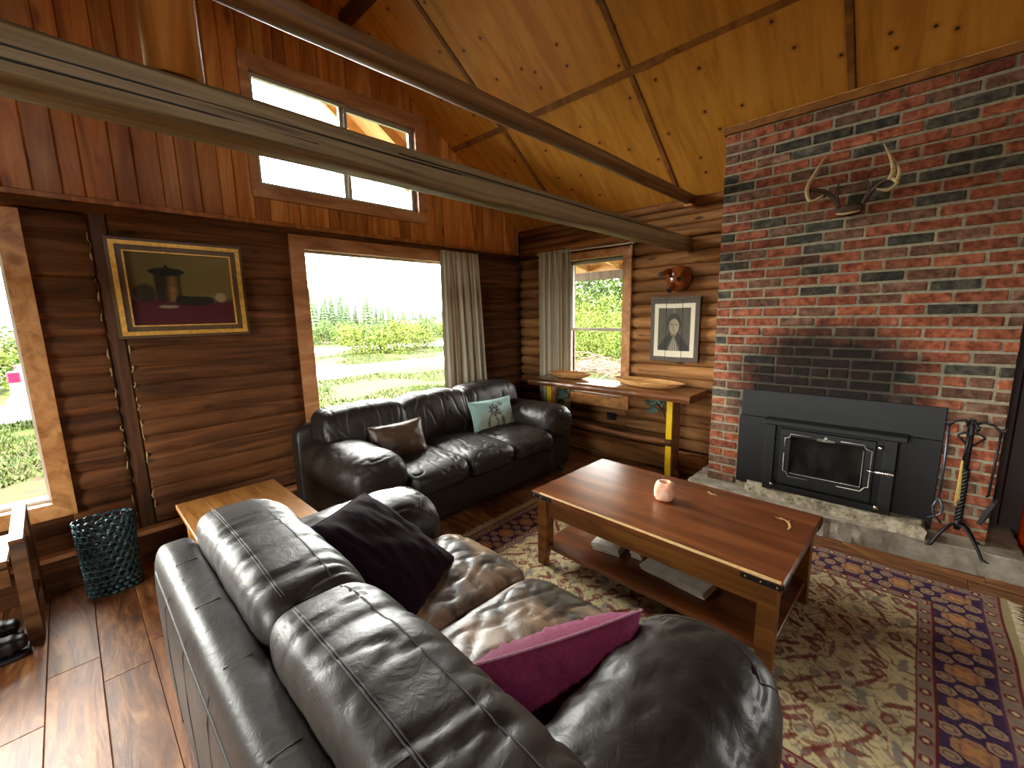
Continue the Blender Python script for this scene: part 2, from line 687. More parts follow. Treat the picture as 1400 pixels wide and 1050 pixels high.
# window glass: thin sheet, transparent with a weak reflection
m = bpy.data.materials.new('window_glass')
m.use_nodes = True
nt = m.node_tree
for nd in list(nt.nodes):
    if nd.type == 'BSDF_PRINCIPLED':
        nt.nodes.remove(nd)
tr = nt.nodes.new('ShaderNodeBsdfTransparent')
tr.inputs[0].default_value = (0.97, 0.985, 0.975, 1)
gl = nt.nodes.new('ShaderNodeBsdfGlossy')
gl.inputs['Roughness'].default_value = 0.02
fr = nt.nodes.new('ShaderNodeFresnel')
fr.inputs[0].default_value = 1.3
mx = nt.nodes.new('ShaderNodeMixShader')
nt.links.new(fr.outputs[0], mx.inputs[0])
nt.links.new(tr.outputs[0], mx.inputs[1])
nt.links.new(gl.outputs[0], mx.inputs[2])
nt.links.new(mx.outputs[0], nt.nodes['Material Output'].inputs[0])
M['window_glass'] = m
t = NT('stove_glass', rough=0.12, spec=0.5)
f = t.noise(t.coords((5, 9, 6), rand=False), 1, 4)
t.color(t.ramp(f, [(0.4, '#161615'), (0.75, '#2c2a27')]))

# outdoors
t = NT('meadow', rough=0.95, spec=0.1)
v = t.coords((0.35, 0.35, 0.35), rand=False)
f = t.noise(v, 1, 6, 0.65)
f2 = t.noise(t.coords((3, 3, 3), rand=False), 1, 6, 0.7)
c = t.ramp(f, [(0.42, '#2b1f16'), (0.50, '#2a2c12'), (0.6, '#27330c')])
c = t.mix(t.ramp(f2, [(0.4, 0.0), (0.65, 0.6)]), c, '#333d14')
t.color(c)
t.bump(f2, 0.8, 0.05)


def foliage(name, a, b, c3):
    t = NT(name, rough=0.7, spec=0.15)
    g = t.n('ShaderNodeNewGeometry')
    f = t.noise(g.outputs['Position'], 3.5, 3)
    t.color(t.ramp(f, [(0.35, a), (0.5, b), (0.68, c3)]))
    t.b.inputs['Transmission Weight'].default_value = 0.0


foliage('leaf_green', '#202e10', '#2f4016', '#445424')
foliage('leaf_bright', '#2c3a0e', '#424f14', '#596020')
foliage('spruce_green', '#28331f', '#323f2a', '#3f4c36')
foliage('grass_green', '#222e0e', '#2e3a12', '#3e471a')
# ------------------------------------------------------------------ setting: floor
SLOPE, EAVE, RIDGE = 0.70, 2.44, -3.57


def ceil_z(x):
    return EAVE - SLOPE * x if x > RIDGE else EAVE - SLOPE * (2 * RIDGE - x)


floor = tag(MB().box(-7.3, -6.75, -0.12, 0.2, 0.2, -0.012).build('floor', 'floor_base'), 'dark reddish brown plank floor', None, kind='structure')
PW = 0.165
plank_cache = {}


def plank_mesh(w_, l_):
    k = (round(w_, 3), round(l_, 2))
    if k not in plank_cache:
        me = MB().cbox(-w_ / 2, -l_ / 2, -0.012, w_ / 2, l_ / 2, 0, 0.0022).mesh('plank')
        me.materials.append(M['plank_floor'])
        plank_cache[k] = me
    return plank_cache[k]


x = -5.41
ci = 0
lens = [0.62, 0.9, 1.2, 0.45]
while x < 0:
    y = 0.05 - [0.05, 0.55, 0.28, 0.75][ci % 4]
    first = True
    k = ci
    top = 0.05
    while top > -4.6:
        l_ = [0.62, 0.9, 1.2, 0.75][(k * 3 + ci) % 4]
        if first:
            l_ = [0.35, 0.85, 0.6, 1.05, 0.5][ci % 5]
            first = False
        link('plank', plank_mesh(PW - 0.0015, l_ - 0.0015), floor, (x + PW / 2, top - l_ / 2, 0))
        top -= l_
        k += 1
    x += PW
    ci += 1

# ------------------------------------------------------------------ setting: north (gable) wall
# openings: (x0, x1, z0, z1) clear holes
WB = (-2.48, -1.06, 0.62, 2.01)      # picture window
WU = (-2.74, -1.40, 2.435, 3.175)    # upper slider
WL = (-5.25, -4.02, 0.46, 2.00)      # window beside the bench


def wall_core(name, mat, rects, y0, y1, axis, label):
    mb = MB()
    for a0, a1, z0, z1 in rects:
        if axis == 'x':
            mb.box(a0, y0, z0, a1, y1, z1)
        else:
            mb.box(y0, a0, z0, y1, a1, z1)
    return tag(mb.build(name, mat), label, None, kind='structure')


G_ = 0.08
north = wall_core('wall_north', 'log_post', [
    (-7.3, WL[0] - G_, 0, 2.2), (WL[0] - G_, WL[1] + G_, 0, WL[2] - G_), (WL[0] - G_, WL[1] + G_, WL[3] + G_, 2.2), (WL[1] + G_, WB[0] - G_, 0, 2.2),
    (WB[0] - G_, WB[1] + G_, 0, WB[2] - G_), (WB[0] - G_, WB[1] + G_, WB[3] + G_, 2.2), (WB[1] + G_, 0.2, 0, 2.2)], 0.06, 0.22, 'x',
    'dark stained log wall below with vertical pine boards in the gable')
# gable core above: prisms left, right, above and below the upper window
g = MB()
def gable_strip(mb, x0, x1, z0, y0=0.05, y1=0.2):
    xs = [x0] + ([RIDGE] if x0 < RIDGE < x1 else []) + [x1]
    mb.prism([(x0, z0), (x1, z0)] + [(xx, ceil_z(xx)) for xx in reversed(xs)], 1, y0, y1)
gable_strip(g, -7.3, WU[0] - 0.05, 2.2)
gable_strip(g, WU[1] + G_, 0.1, 2.2)
gable_strip(g, WU[0] - 0.05, WU[1] + G_, WU[3] + G_)
g.box(WU[0] - 0.05, 0.05, 2.2, WU[1] + G_, 0.2, WU[2] - 0.05)
g.build('gable_panel', 'log_post', north)

# horizontal logs of the north wall
LR = 0.0575
def log_mesh(length, axis, r=0.066, seg=16, rings=9, seed=0):
    mb = MB()
    vs, fs = [], []
    for i in range(rings):
        s_ = -length / 2 + length * i / (rings - 1)
        for k in range(seg):
            th = 2 * math.pi * k / seg
            rr = r * (1 + 0.05 * noise.noise(Vector((s_ * 1.1 + seed, math.cos(th), math.sin(th) + seed))))
            a, b = rr * math.cos(th), rr * math.sin(th)
            vs.append((s_, a, b) if axis == 'x' else (a, s_, b))
    for i in range(rings - 1):
        for k in range(seg):
            l = (k + 1) % seg
            fs.append((i * seg + k, i * seg + l, (i + 1) * seg + l, (i + 1) * seg + k))
    fs.append(tuple(range(seg)))
    fs.append(tuple((rings - 1) * seg + k for k in range(seg)))
    return mb.add(vs, fs).mesh('log', True)


def log_run(parent, axis, a0, a1, zs, pos, mat, seed):
    L_ = a1 - a0
    meshes = []
    for s_ in range(3):
        me = log_mesh(L_, axis, r=0.066 if axis == 'x' else 0.0592, seed=seed + s_ * 5.3)
        me.materials.append(M[mat])
        meshes.append(me)
    for i, z in enumerate(zs):
        c_ = ((a0 + a1) / 2, pos, z) if axis == 'x' else (pos, (a0 + a1) / 2, z)
        o = link('log', meshes[(i * 2 + int(seed)) % 3], parent, c_ if axis == 'y' else (c_[0], 0.036, c_[2]), scale=(1, 0.58, 1) if axis == 'x' else (1, 1, 1), rot= (0, random.uniform(-0.004, 0.004) if axis == 'x' else 0, 0) if axis == 'x' else (random.uniform(-0.004, 0.004), 0, 0))


ZS = [0.20 + 0.1145 * i for i in range(17)]
under = [z for z in ZS if z < 0.52]
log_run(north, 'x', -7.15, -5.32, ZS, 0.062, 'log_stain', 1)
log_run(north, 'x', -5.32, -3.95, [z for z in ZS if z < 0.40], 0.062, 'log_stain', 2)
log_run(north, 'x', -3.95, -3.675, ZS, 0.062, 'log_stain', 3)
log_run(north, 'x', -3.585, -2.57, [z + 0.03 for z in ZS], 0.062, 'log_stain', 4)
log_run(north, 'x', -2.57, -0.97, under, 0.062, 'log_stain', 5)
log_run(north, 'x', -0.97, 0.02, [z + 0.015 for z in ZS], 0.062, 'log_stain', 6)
# upright post between two runs of logs, with pale caulk oozing along both sides
MB().cbox(-3.682, 0.012, 0.0, -3.578, 0.12, 2.13, 0.018).build('upright_post', 'log_post', north)
for sx, xx in ((-1, -3.679), (1, -3.583)):
    mb = MB()
    z = 0.25
    while z < 2.0:
        l_ = random.uniform(0.04, 0.16)
        pts = []
        for k in range(5):
            pts.append((xx + random.uniform(-0.007, 0.007), 0.006 + random.uniform(-0.004, 0.004), z + l_ * k / 4))
        mb.tube(pts, [0.001, 0.004 * random.uniform(.6, 1.5), 0.0035, 0.006 * random.uniform(.4, 1.4), 0.001], 6)
        z += l_ + random.choice([0.0, 0.01, 0.05, 0.09])
    mb.build('caulk_line', 'cream_caulk', north, True)

# top log, ledger strip and vertical boards of the gable
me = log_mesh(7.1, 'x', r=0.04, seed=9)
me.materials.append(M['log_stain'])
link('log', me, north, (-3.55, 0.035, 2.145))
MB().cbox(-7.15, -0.012, 2.160, -0.01, 0.06, 2.192, 0.004).build('ledger_strip', 'board_wood', north)
x = -6.9
bi = 0
while x < -0.005:
    w_ = [0.115, 0.09, 0.135, 0.1, 0.125, 0.085, 0.11][bi % 7]
    x1 = min(x + w_, -0.004)
    for xe in (-2.785, -1.315):
        if x < xe - 0.001 < x1:
            x1 = xe
    spans = [(2.194, None)]
    if x1 > -2.78 and x < -1.32:
        spans = [(2.194, 2.36), (3.265, None)]
    for z0, z1 in spans:
        e = 0.003
        if z1 is None:
            za, zb = ceil_z(x + e) - 0.004, ceil_z(x1 - e) - 0.004
            if min(za, zb) < z0 + 0.01:
                continue
        else:
            za = zb = z1
        # tongue-and-groove board with chamfered long edges
        yf = random.uniform(-0.001, 0.001)
        mb = MB()
        c_ = 0.006
        prof = [(x + 0.0008, 0.05), (x + 0.0008, yf + c_), (x + c_, yf), (x1 - c_, yf), (x1 - 0.0008, yf + c_), (x1 - 0.0008, 0.05)]
        n = len(prof)
        zt = [za + (zb - za) * (p[0] - x) / (x1 - x) for p in prof]
        mb.add([(p[0], p[1], z0) for p in prof] + [(p[0], p[1], zt[i]) for i, p in enumerate(prof)],
               [tuple(range(n))[::-1], tuple(range(n, 2 * n))] + [(i, (i + 1) % n, n + (i + 1) % n, n + i) for i in range(n)])
        # centre each board on its own origin so that the grain differs
        cx = (x + x1) / 2
        mb.v = [(vx - cx, vy, vz - 2.6) for vx, vy, vz in mb.v]
        o = mb.build('board', 'board_wood')
        o.location = (cx, 0, 2.6)
        attach(o, north)
    x = x1
    bi += 1

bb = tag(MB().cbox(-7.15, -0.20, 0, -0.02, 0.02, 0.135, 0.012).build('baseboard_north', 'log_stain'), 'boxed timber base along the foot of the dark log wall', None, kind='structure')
MB().cbox(-7.15, -0.075, 0.136, -0.02, 0.0, 0.165, 0.006).build('cap_strip', 'trim_red', bb)

# ------------------------------------------------------------------ setting: east wall
WE = (-1.385, -0.66, 0.60, 2.03)   # y0,y1,z0,z1
east = wall_core('wall_east', 'log_post', [
    (-6.75, -5.8, 0, 2.5), (-5.8, -4.9, 0, 0.8), (-5.8, -4.9, 1.5, 2.5), (-4.9, WE[0], 0, 2.5), (WE[0], WE[1], 0, WE[2]), (WE[0], WE[1], WE[3], 2.5), (WE[1], 0.2, 0, 2.5)], 0.06, 0.22, 'y',
    'honey brown log wall beside the brick chimney')
ZE = [0.24 + 0.1135 * i for i in range(17)]
log_run(east, 'y', -2.5, -1.44, ZE, 0.056, 'log_stain_y', 11)
log_run(east, 'y', -1.44, -0.60, [z for z in ZE if z < 0.5], 0.062, 'log_stain_y', 12)
log_run(east, 'y', -0.60, 0.0, ZE, 0.062, 'log_stain_y', 13)
log_run(east, 'y', -4.85, -3.9, ZE, 0.062, 'log_stain_y', 14)
log_run(east, 'y', -5.85, -4.85, [z for z in ZE if z < 0.78 or z > 1.56], 0.062, 'log_stain_y', 15)
log_run(east, 'y', -6.6, -5.85, ZE, 0.062, 'log_stain_y', 16)
# plate logs under the eave
for z, r, px in ((2.175, 0.055, 0.045), (2.265, 0.042, 0.045), (2.335, 0.036, 0.05), (2.405, 0.042, 0.035)):
    me = log_mesh(6.6, 'y', r=r, seed=z * 7)
    me.materials.append(M['log_stain_y'])
    link('log', me, east, (px, -3.3, z))
me = None
bb = tag(MB().cbox(-0.14, -2.28, 0, 0.02, -0.21, 0.185, 0.03).build('baseboard_east', 'log_stain_y'), 'rounded timber base along the foot of the window log wall', None, kind='structure')

# ------------------------------------------------------------------ setting: south and west walls behind the camera
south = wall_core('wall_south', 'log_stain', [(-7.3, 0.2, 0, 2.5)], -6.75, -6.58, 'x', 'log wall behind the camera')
g = MB()
gable_strip(g, -7.3, -4.07, 2.5, -6.75, -6.58)
gable_strip(g, -3.07, 0.1, 2.5, -6.75, -6.58)
gable_strip(g, -4.07, -3.07, 3.25, -6.75, -6.58)
g.box(-4.07, -6.75, 2.5, -3.07, -6.58, 2.65)
g.build('gable_panel', 'board_wood', south)
wall_core('wall_west', 'log_stain_y', [(-6.75, -3.4, 0, 2.5), (-3.4, -1.8, 0, 0.5), (-3.4, -1.8, 2.2, 2.5), (-1.8, 0.2, 0, 2.5)], -7.34, -7.18, 'y', 'log wall on the far side of the room with a window')

# ------------------------------------------------------------------ setting: ceiling
ceiling = MB()
for sgn in (1, -1):
    xe = 0.25 if sgn > 0 else 2 * RIDGE - 0.25
    pr = [(xe, ceil_z(xe) + 0.03), (RIDGE, ceil_z(RIDGE) + 0.03), (RIDGE, ceil_z(RIDGE) + 0.12), (xe, ceil_z(xe) + 0.12)]
    ceiling.prism(pr, 1, -6.75, 0.22)
ceiling = tag(ceiling.build('ceiling', 'log_post'), 'sloped ceiling of amber varnished plywood sheets with battens', None, kind='structure')
oh = MB()
for sgn in (1, -1):
    xe = 0.75 if sgn > 0 else 2 * RIDGE - 0.75
    pr = [(xe, ceil_z(xe) + 0.03), (RIDGE, ceil_z(RIDGE) + 0.03), (RIDGE, ceil_z(RIDGE) + 0.12), (xe, ceil_z(xe) + 0.12)]
    oh.prism(pr, 1, 0.22, 1.05)
oh = oh.build('eave_soffit', 'porch_wood', ceiling)
for yy in (0.55, 0.98):
    mb = MB()
    pr = [(0.7, ceil_z(0.7) - 0.10), (RIDGE, ceil_z(RIDGE) - 0.10), (RIDGE, ceil_z(RIDGE) + 0.03), (0.7, ceil_z(0.7) + 0.03)]
    mb.prism(pr, 1, yy - 0.02, yy + 0.02).build('eave_rafter', 'porch_wood', ceiling)
YB = [0.05, -0.70, -1.93, -3.112, -4.33, -5.55, -6.58]
XB = [0.06, -0.945, -1.945, -2.945, RIDGE]
ang = math.atan(SLOPE)
cl = math.cos(ang)


def on_slope(mb_fn, name, mat, x0, x1, y0, y1, t0, t1, west=False, b=0.003):
    """a flat piece lying on the underside of the slope; t = depth below the plane"""
    xa, xb = max(x0, x1), min(x0, x1)
    L_ = (xa - xb) / cl
    me = MB().cbox(-L_ / 2, -(abs(y1 - y0)) / 2, -t1, L_ / 2, abs(y1 - y0) / 2, -t0, b).mesh(name)
    me.materials.append(M[mat])
    xm, ym = (xa + xb) / 2, (y0 + y1) / 2
    zc = ceil_z(xm)
    if west:
        xm = 2 * RIDGE - xm
    o = link(name, me, ceiling, (xm, ym, zc), (0, ang if not west else -ang, 0))
    return o


for wst in (False, True):
    for i in range(len(YB) - 1):
        for j in range(len(XB) - 1):
            on_slope(None, 'ceiling_panel', 'ply', XB[j] - (0 if j == 0 else 0.002), XB[j + 1] + 0.002, YB[i] - 0.002, YB[i + 1] + 0.002, -0.012, 0.0, wst)
# battens that run up the slope over the sheet joints, a thin dark line beside each
for yb in YB[1:-1]:
    for j in range(len(XB) - 1):
        on_slope(None, 'batten', 'batten_wood', XB[j] - 0.002, XB[j + 1] + 0.002, yb + 0.03, yb - 0.005, 0.0, 0.006, b=0.002)
        on_slope(None, 'seam_strip', 'log_post', XB[j], XB[j + 1], yb - 0.005, yb - 0.013, 0.0, 0.0035, b=0.001)
on_slope(None, 'batten', 'batten_wood', -0.925, -0.968, 0.0, -2.165, 0.006, 0.011, b=0.002)
on_slope(None, 'batten', 'batten_wood', -0.93, -0.963, -2.17, -6.5, 0.0, 0.004, b=0.001)
me = log_mesh(6.6, 'y', r=0.055, seed=3)
me.materials.append(M['log_post'])
link('purlin', me, ceiling, (-1.99, -3.3, ceil_z(-1.99) - 0.03))
me = log_mesh(6.6, 'y', r=0.09, seed=5)
me.materials.append(M['log_post'])
link('ridge_pole', me, ceiling, (RIDGE, -3.3, ceil_z(RIDGE) - 0.03))


# ------------------------------------------------------------------ setting: truss beams
def rough_beam(name, mat, x0, x1, y, zf, hy, hz, seed, label, n=60, k=4.0):
    mb = MB()
    seg = 20
    vs, fs = [], []
    for i in range(n):
        s_ = x0 + (x1 - x0) * i / (n - 1)
        zc, sc = zf(s_)
        wob = 0.006 * noise.noise(Vector((s_ * 1.7, seed, 0)))
        for q in range(seg):
            th = 2 * math.pi * q / seg
            ct, st = math.cos(th), math.sin(th)
            r = (abs(ct) ** k + abs(st) ** k) ** (-1 / k)
            r *= 1 + 0.045 * noise.noise(Vector((s_ * 2.5, ct * 1.3 + seed, st * 1.3))) + 0.03 * noise.noise(Vector((s_ * 7, ct * 3, st * 3 + seed)))
            vs.append((s_, y + r * ct * hy * sc + wob, zc + r * st * hz * sc + wob))
    for i in range(n - 1):
        for q in range(seg):
            l = (q + 1) % seg
            fs.append((i * seg + q, i * seg + l, (i + 1) * seg + l, (i + 1) * seg + q))
    fs.append(tuple(range(seg)))
    fs.append(tuple((n - 1) * seg + q for q in range(seg)))
    mb.add(vs, fs)
    return tag(mb.build(name, mat, None, 'auto'), label, 'beam', kind='structure')


rough_beam('trim_1', 'beam_wood', -7.1, -0.03, -1.99, lambda s: (2.054 - 0.004 * (s + 2), 1.0 - 0.035 * (s + 2)), 0.064, 0.062, 1.0, 'thick grey brown squared log beam spanning under the gable window', k=5.0)
rough_beam('trim_2', 'pole_wood', -6.8, -0.03, -2.02, lambda s: (2.407, 1.0 - 0.02 * (s + 2)), 0.043, 0.043, 4.0, 'slim brown pole beam above the thick grey beam', k=2.4)
crack = MB()
for (xa, xb, zo, sd) in ((-6.5, -2.6, 0.010, 1), (-2.9, -0.6, 0.022, 2), (-4.4, -3.2, -0.02, 3)):
    crack.tube([(q, -2.054 - 0.003 * (-(q + 2)) * 0.75 + 0.0005, 2.058 + zo + 0.006 * noise.noise(Vector((q * 1.5, sd, 0)))) for q in np.linspace(xa, xb, 40)], 0.0028, 5)
crack.build('drying_crack', 'cord', bpy.data.objects['trim_1'], True)
mb = MB()
mb.tube([(-3.545, -1.985, z) for z in (2.13, 2.6, 3.2, 3.9, 4.8)], [0.066, 0.063, 0.064, 0.062, 0.06], 20)
tag(mb.build('trim_3', 'board_wood', None, True), 'upright red brown post standing on the thick beam', 'post', kind='structure')
MB().cbox(-0.10, -2.055, 2.345, -0.02, -1.985, 2.366, 0.004).build('bearing_block', 'trim_wood', bpy.data.objects['trim_2'])

# ------------------------------------------------------------------ setting: windows
def window_n(name, label, hole, trim, sash=0.03, mat='trim_red', jamb='trim_wood', outer=None, mull=(), glass_y=0.12, rails=()):
    """a window in the north wall; hole = clear opening, trim = width of the casing boards"""
    x0, x1, z0, z1 = hole
    o0, o1, oz0, oz1 = outer
    root = tag(MB().cbox(x0 - 0.01, 0.0, z0 - 0.025, x1 + 0.01, 0.2, z0, 0.003).build(name, jamb), label, None, kind='structure')
    # casing boards, mitred
    f, b = -0.024, 0.0
    def casing(p):
        MB().prism(p, 1, f, b).build('casing_board', mat, root)
    casing([(o0, oz0), (x0 , z0), (x0, z1), (o0, oz1)])
    casing([(o1, oz0), (o1, oz1), (x1, z1), (x1, z0)])
    casing([(o0, oz1), (x0, z1), (x1, z1), (o1, oz1)])
    casing([(o0, oz0), (o1, oz0), (x1, z0), (x0, z0)])
    MB().box(x0 - 0.02, -0.002, z0, x0, 0.095, z1).build('jamb', jamb, root)
    MB().box(x1, -0.002, z0, x1 + 0.02, 0.095, z1).build('jamb', jamb, root)
    MB().box(x0, -0.002, z1, x1, 0.095, z1 + 0.02).build('head_jamb', jamb, root)
    return root


def sash_n(root, x0, x1, z0, z1, y, w_, mat='alu', d=0.02):
    fr_ = MB()
    fr_.box(x0, y - d, z0, x0 + w_, y + d, z1).box(x1 - w_, y - d, z0, x1, y + d, z1)
    fr_.box(x0 + w_, y - d, z0, x1 - w_, y + d, z0 + w_).box(x0 + w_, y - d, z1 - w_, x1 - w_, y + d, z1)
    s_ = fr_.build('sash', mat, root)
    MB().box(x0 + w_, y - 0.002, z0 + w_, x1 - w_, y + 0.002, z1 - w_).build('pane', 'window_glass', s_)
    return s_


W1 = window_n('window_1', 'large picture window in brown casing above the black sofa', WB, 0.1, outer=(-2.59, -0.96, 0.52, 2.113), mat='trim_red')
sash_n(W1, WB[0], WB[1], WB[2], WB[3], 0.075, 0.014, 'white_paint')
W2 = window_n('window_2', 'wide two-pane sliding window high in the gable', WU, 0.1, outer=(-2.80, -1.30, 2.345, 3.285), mat='trim_red', jamb='trim_red')
sash_n(W2, WU[0], -2.035, WU[2], WU[3], 0.022, 0.024, d=0.014)
sash_n(W2, -2.085, WU[1], WU[2], WU[3], 0.052, 0.034, d=0.014)
W3 = window_n('window_3', 'window with pale wood casing at the left edge', WL, 0.1, outer=(-5.34, -3.93, 0.373, 2.087), mat='trim_wood')
sash_n(W3, WL[0], WL[1], WL[2], WL[3], 0.075, 0.016, 'white_paint')

y0, y1, z0, z1 = WE
W4 = tag(MB().cbox(0.0, y0 - 0.01, z0 - 0.025, 0.2, y1 + 0.01, z0, 0.003).build('window_4', 'trim_wood'), 'double hung window with honey wood casing beside the brick chimney', None, kind='structure')
o0, o1, oz0, oz1 = -1.475, -0.57, 0.50, 2.105
def casing_e(p):
    MB().prism(p, 0, -0.024, 0.0).build('casing_board', 'trim_wood', W4)
casing_e([(o0, oz0), (y0, z0), (y0, z1), (o0, oz1)])
casing_e([(o1, oz0), (o1, oz1), (y1, z1), (y1, z0)])
casing_e([(o0, oz1), (y0, z1), (y1, z1), (o1, oz1)])
casing_e([(o0, oz0), (o1, oz0), (y1, z0), (y0, z0)])
MB().box(-0.002, y0 - 0.02, z0, 0.2, y0, z1).build('jamb', 'trim_wood', W4)
MB().box(-0.002, y1, z0, 0.2, y1 + 0.02, z1).build('jamb', 'trim_wood', W4)
MB().box(-0.002, y0, z1, 0.2, y1, z1 + 0.02).build('head_jamb', 'trim_wood', W4)
for za, zb, xx in ((z0, 1.315, 0.11), (1.285, z1, 0.14)):
    fr_ = MB()
    w_ = 0.03
    fr_.box(xx - 0.014, y0, za, xx + 0.014, y0 + 0.012, zb).box(xx - 0.014, y1 - w_, za, xx + 0.014, y1, zb)
    fr_.box(xx - 0.014, y0, za, xx + 0.014, y1, za + (0.09 if za < 1 else w_)).box(xx - 0.014, y0, zb - w_, xx + 0.014, y1, zb)
    s_ = fr_.build('sash', 'white_paint', W4)
    MB().box(xx - 0.002, y0 + 0.012, za + w_, xx + 0.002, y1 - w_, zb - w_).build('pane', 'window_glass', s_)

wood('mahogany', '#1c0c07', '#2b130b', '#3a1b10', (9, 9, 1.2), rough=0.5)  # near-black brown of an added door, stands in for the shade there
D_ = tag(MB().cbox(-0.05, -4.80, 0.0, 0.02, -3.99, 2.04, 0.006).build('door_1', 'mahogany'), 'dark mahogany door in the shade right of the chimney', None, kind='structure')
MB().cbox(-0.06, -3.99, 0.0, 0.02, -3.925, 2.10, 0.004).build('door_casing', 'mahogany', D_)
MB().cbox(-0.06, -4.865, 0.0, 0.02, -4.80, 2.10, 0.004).build('door_casing', 'mahogany', D_)
MB().lathe([(0.01, 0.0), (0.01, -0.03), (0.026, -0.04), (0.028, -0.055), (0.015, -0.065)], (-0.05, -4.06, 1.0), 14, 'x').build('door_knob', 'brass', D_, True)

# unseen windows added to bring more daylight into the room
W5 = tag(MB().cbox(-0.02, -5.9, 0.75, 0.2, -4.8, 0.8, 0.004).build('window_5', 'trim_wood'), 'window in the log wall south of the chimney', None, kind='structure')
for yy in (-5.8, -4.9):
    MB().box(-0.02, yy - 0.05, 0.8, 0.2, yy + 0.02, 1.5).build('jamb', 'trim_wood', W5)
MB().box(0.10, -5.78, 0.8, 0.105, -4.95, 1.5).build('pane', 'window_glass', W5)
W7 = tag(MB().cbox(-4.15, -6.6, 2.61, -3.0, -6.5, 2.65, 0.004).build('window_7', 'trim_wood'), 'window high in the gable behind the camera', None, kind='structure')
for xx in (-4.07, -3.57, -3.07):
    MB().box(xx - 0.03, -6.7, 2.65, xx + 0.03, -6.56, 3.25).build('mullion', 'trim_wood', W7)
MB().box(-4.07, -6.655, 2.65, -3.07, -6.65, 3.25).build('pane', 'window_glass', W7)
W6 = tag(MB().cbox(-7.2, -3.5, 0.45, -7.1, -1.7, 0.5, 0.004).build('window_6', 'trim_wood'), 'window in the wall on the far side of the room', None, kind='structure')
for yy in (-3.4, -2.6, -1.8):
    MB().box(-7.3, yy - 0.03, 0.5, -7.2, yy + 0.03, 2.2).build('mullion', 'trim_wood', W6)
MB().box(-7.26, -3.4, 0.5, -7.255, -1.8, 2.2).build('pane', 'window_glass', W6)
# ------------------------------------------------------------------ chimney of single bricks
CX, CY0, CY1, CTOP, CBOT = -0.43, -2.405, -3.92, 2.69, 0.155
NC = 38
PZ = (CTOP - CBOT) / NC
PY = 0.2068
chim = tag(MB().box(CX - 0.006, CY1 + 0.008, CBOT - 0.1, 0.0, CY0 - 0.008, CTOP).build('chimney_breast', 'mortar'),
           'red and charcoal brick chimney breast, sooty above the stove', 'chimney', kind='structure')
DARK = [(-2.8, 2.52), (-3.15, 2.53), (-2.91, 2.46), (-2.43, 2.38), (-2.48, 2.31), (-2.44, 2.24), (-2.7, 2.03), (-3.03, 1.97), (-2.44, 1.96), (-2.92, 1.9), (-3.16, 2.38), (-3.01, 2.53), (-3.02, 1.84), (-2.44, 1.83), (-2.51, 1.76), (-3.02, 1.69), (-2.5, 1.62), (-3.02, 1.56), (-2.51, 1.34), (-2.45, 1.27), (-2.82, 1.27), (-2.71, 1.09), (-2.46, 0.88), (-3.23, 2.53), (-3.63, 2.53), (-3.77, 2.52), (-3.54, 2.45), (-3.26, 2.38), (-3.64, 2.25), (-3.74, 2.19), (-3.54, 2.19), (-3.4, 2.18), (-3.54, 2.04), (-3.44, 1.83), (-3.64, 1.56), (-3.33, 1.63), (-3.64, 1.43), (-3.28, 2.11), (-3.74, 1.09), (-3.89, 1.09), (-3.53, 1.08)]
brick_cache = {}


def brick_mesh(l_, mat, var):
    k = (round(l_, 2), mat, var)
    if k not in brick_cache:
        st = random.getstate()
        random.seed(var * 17 + int(l_ * 1000))
        me = MB().cbox(-0.012, -l_ / 2, -0.0262, 0.055, l_ / 2, 0.0262, 0.0045, jit=0.0028).mesh('brick')
        random.setstate(st)
        me.materials.append(M[mat])
        brick_cache[k] = me
    return brick_cache[k]


for i in range(NC):
    zc = CTOP - (i + 0.5) * PZ
    segs = []
    yy = CY0
    if i == 24:                                   # header course above the stove
        lens_ = [0.1034] * 40
    elif i in (21,):
        lens_ = [0.085, 0.125] + [PY] * 20
    else:
        lens_ = ([0.1034] if i % 2 == 0 else []) + [PY] * 20
    for l_ in lens_:
        y2 = max(yy - l_, CY1)
        segs.append((yy, y2))
        yy = y2
        if yy <= CY1 + 0.03:
            break
    for ya, yb in segs:
        l_ = ya - yb - 0.0145
        if l_ < 0.03:
            continue
        ym = (ya + yb) / 2
        if zc < 0.86 and -3.64 < ym < -2.68:     # behind the stove surround
            continue
        mat = 'brick_red'
        if any(abs(ym - dy) < l_ / 2 and abs(zc - dz) < PZ * 0.5 for dy, dz in DARK):
            mat = 'brick_dark'
        elif random.random() < 0.30:
            mat = 'brick_brown'
        link('brick', brick_mesh(l_, mat, random.randrange(3)), chim,
             (CX + random.uniform(-0.003, 0.003), ym, zc + random.uniform(-0.0015, 0.0015)), (random.uniform(-0.006, 0.006), 0, 0))
# return face of the chimney beside the log wall and on its far side
for nm_y, sgn in ((CY0, 1), (CY1, -1)):
    mb = MB()
    for i in range(NC):
        zc = CTOP - (i + 0.5) * PZ
        for k in range(3):
            xa = CX + 0.058 + k * 0.2068 - (0.1 if i % 2 else 0)
            xb = min(xa + 0.195, 0.0)
            xa = max(xa, CX + 0.058)
            if xb - xa > 0.03:
                mb.cbox(xa, nm_y - 0.02 * sgn, zc - 0.0285, xb, nm_y, zc + 0.0285, 0.004)
    tag(mb.build('return_bricks', 'brick_red', chim), kind='stuff')
# sloping wooden cap where chimney meets the ceiling
MB().cbox(CX - 0.03, CY1 - 0.02, CTOP, CX + 0.02, CY0 + 0.01, CTOP + 0.047, 0.003).build('cap_board', 'batten_wood', chim)
MB().box(CX - 0.034, CY1 - 0.02, CTOP + 0.044, CX - 0.022, CY0 + 0.01, CTOP + 0.051).build('cap_edge', 'trim_wood', chim)

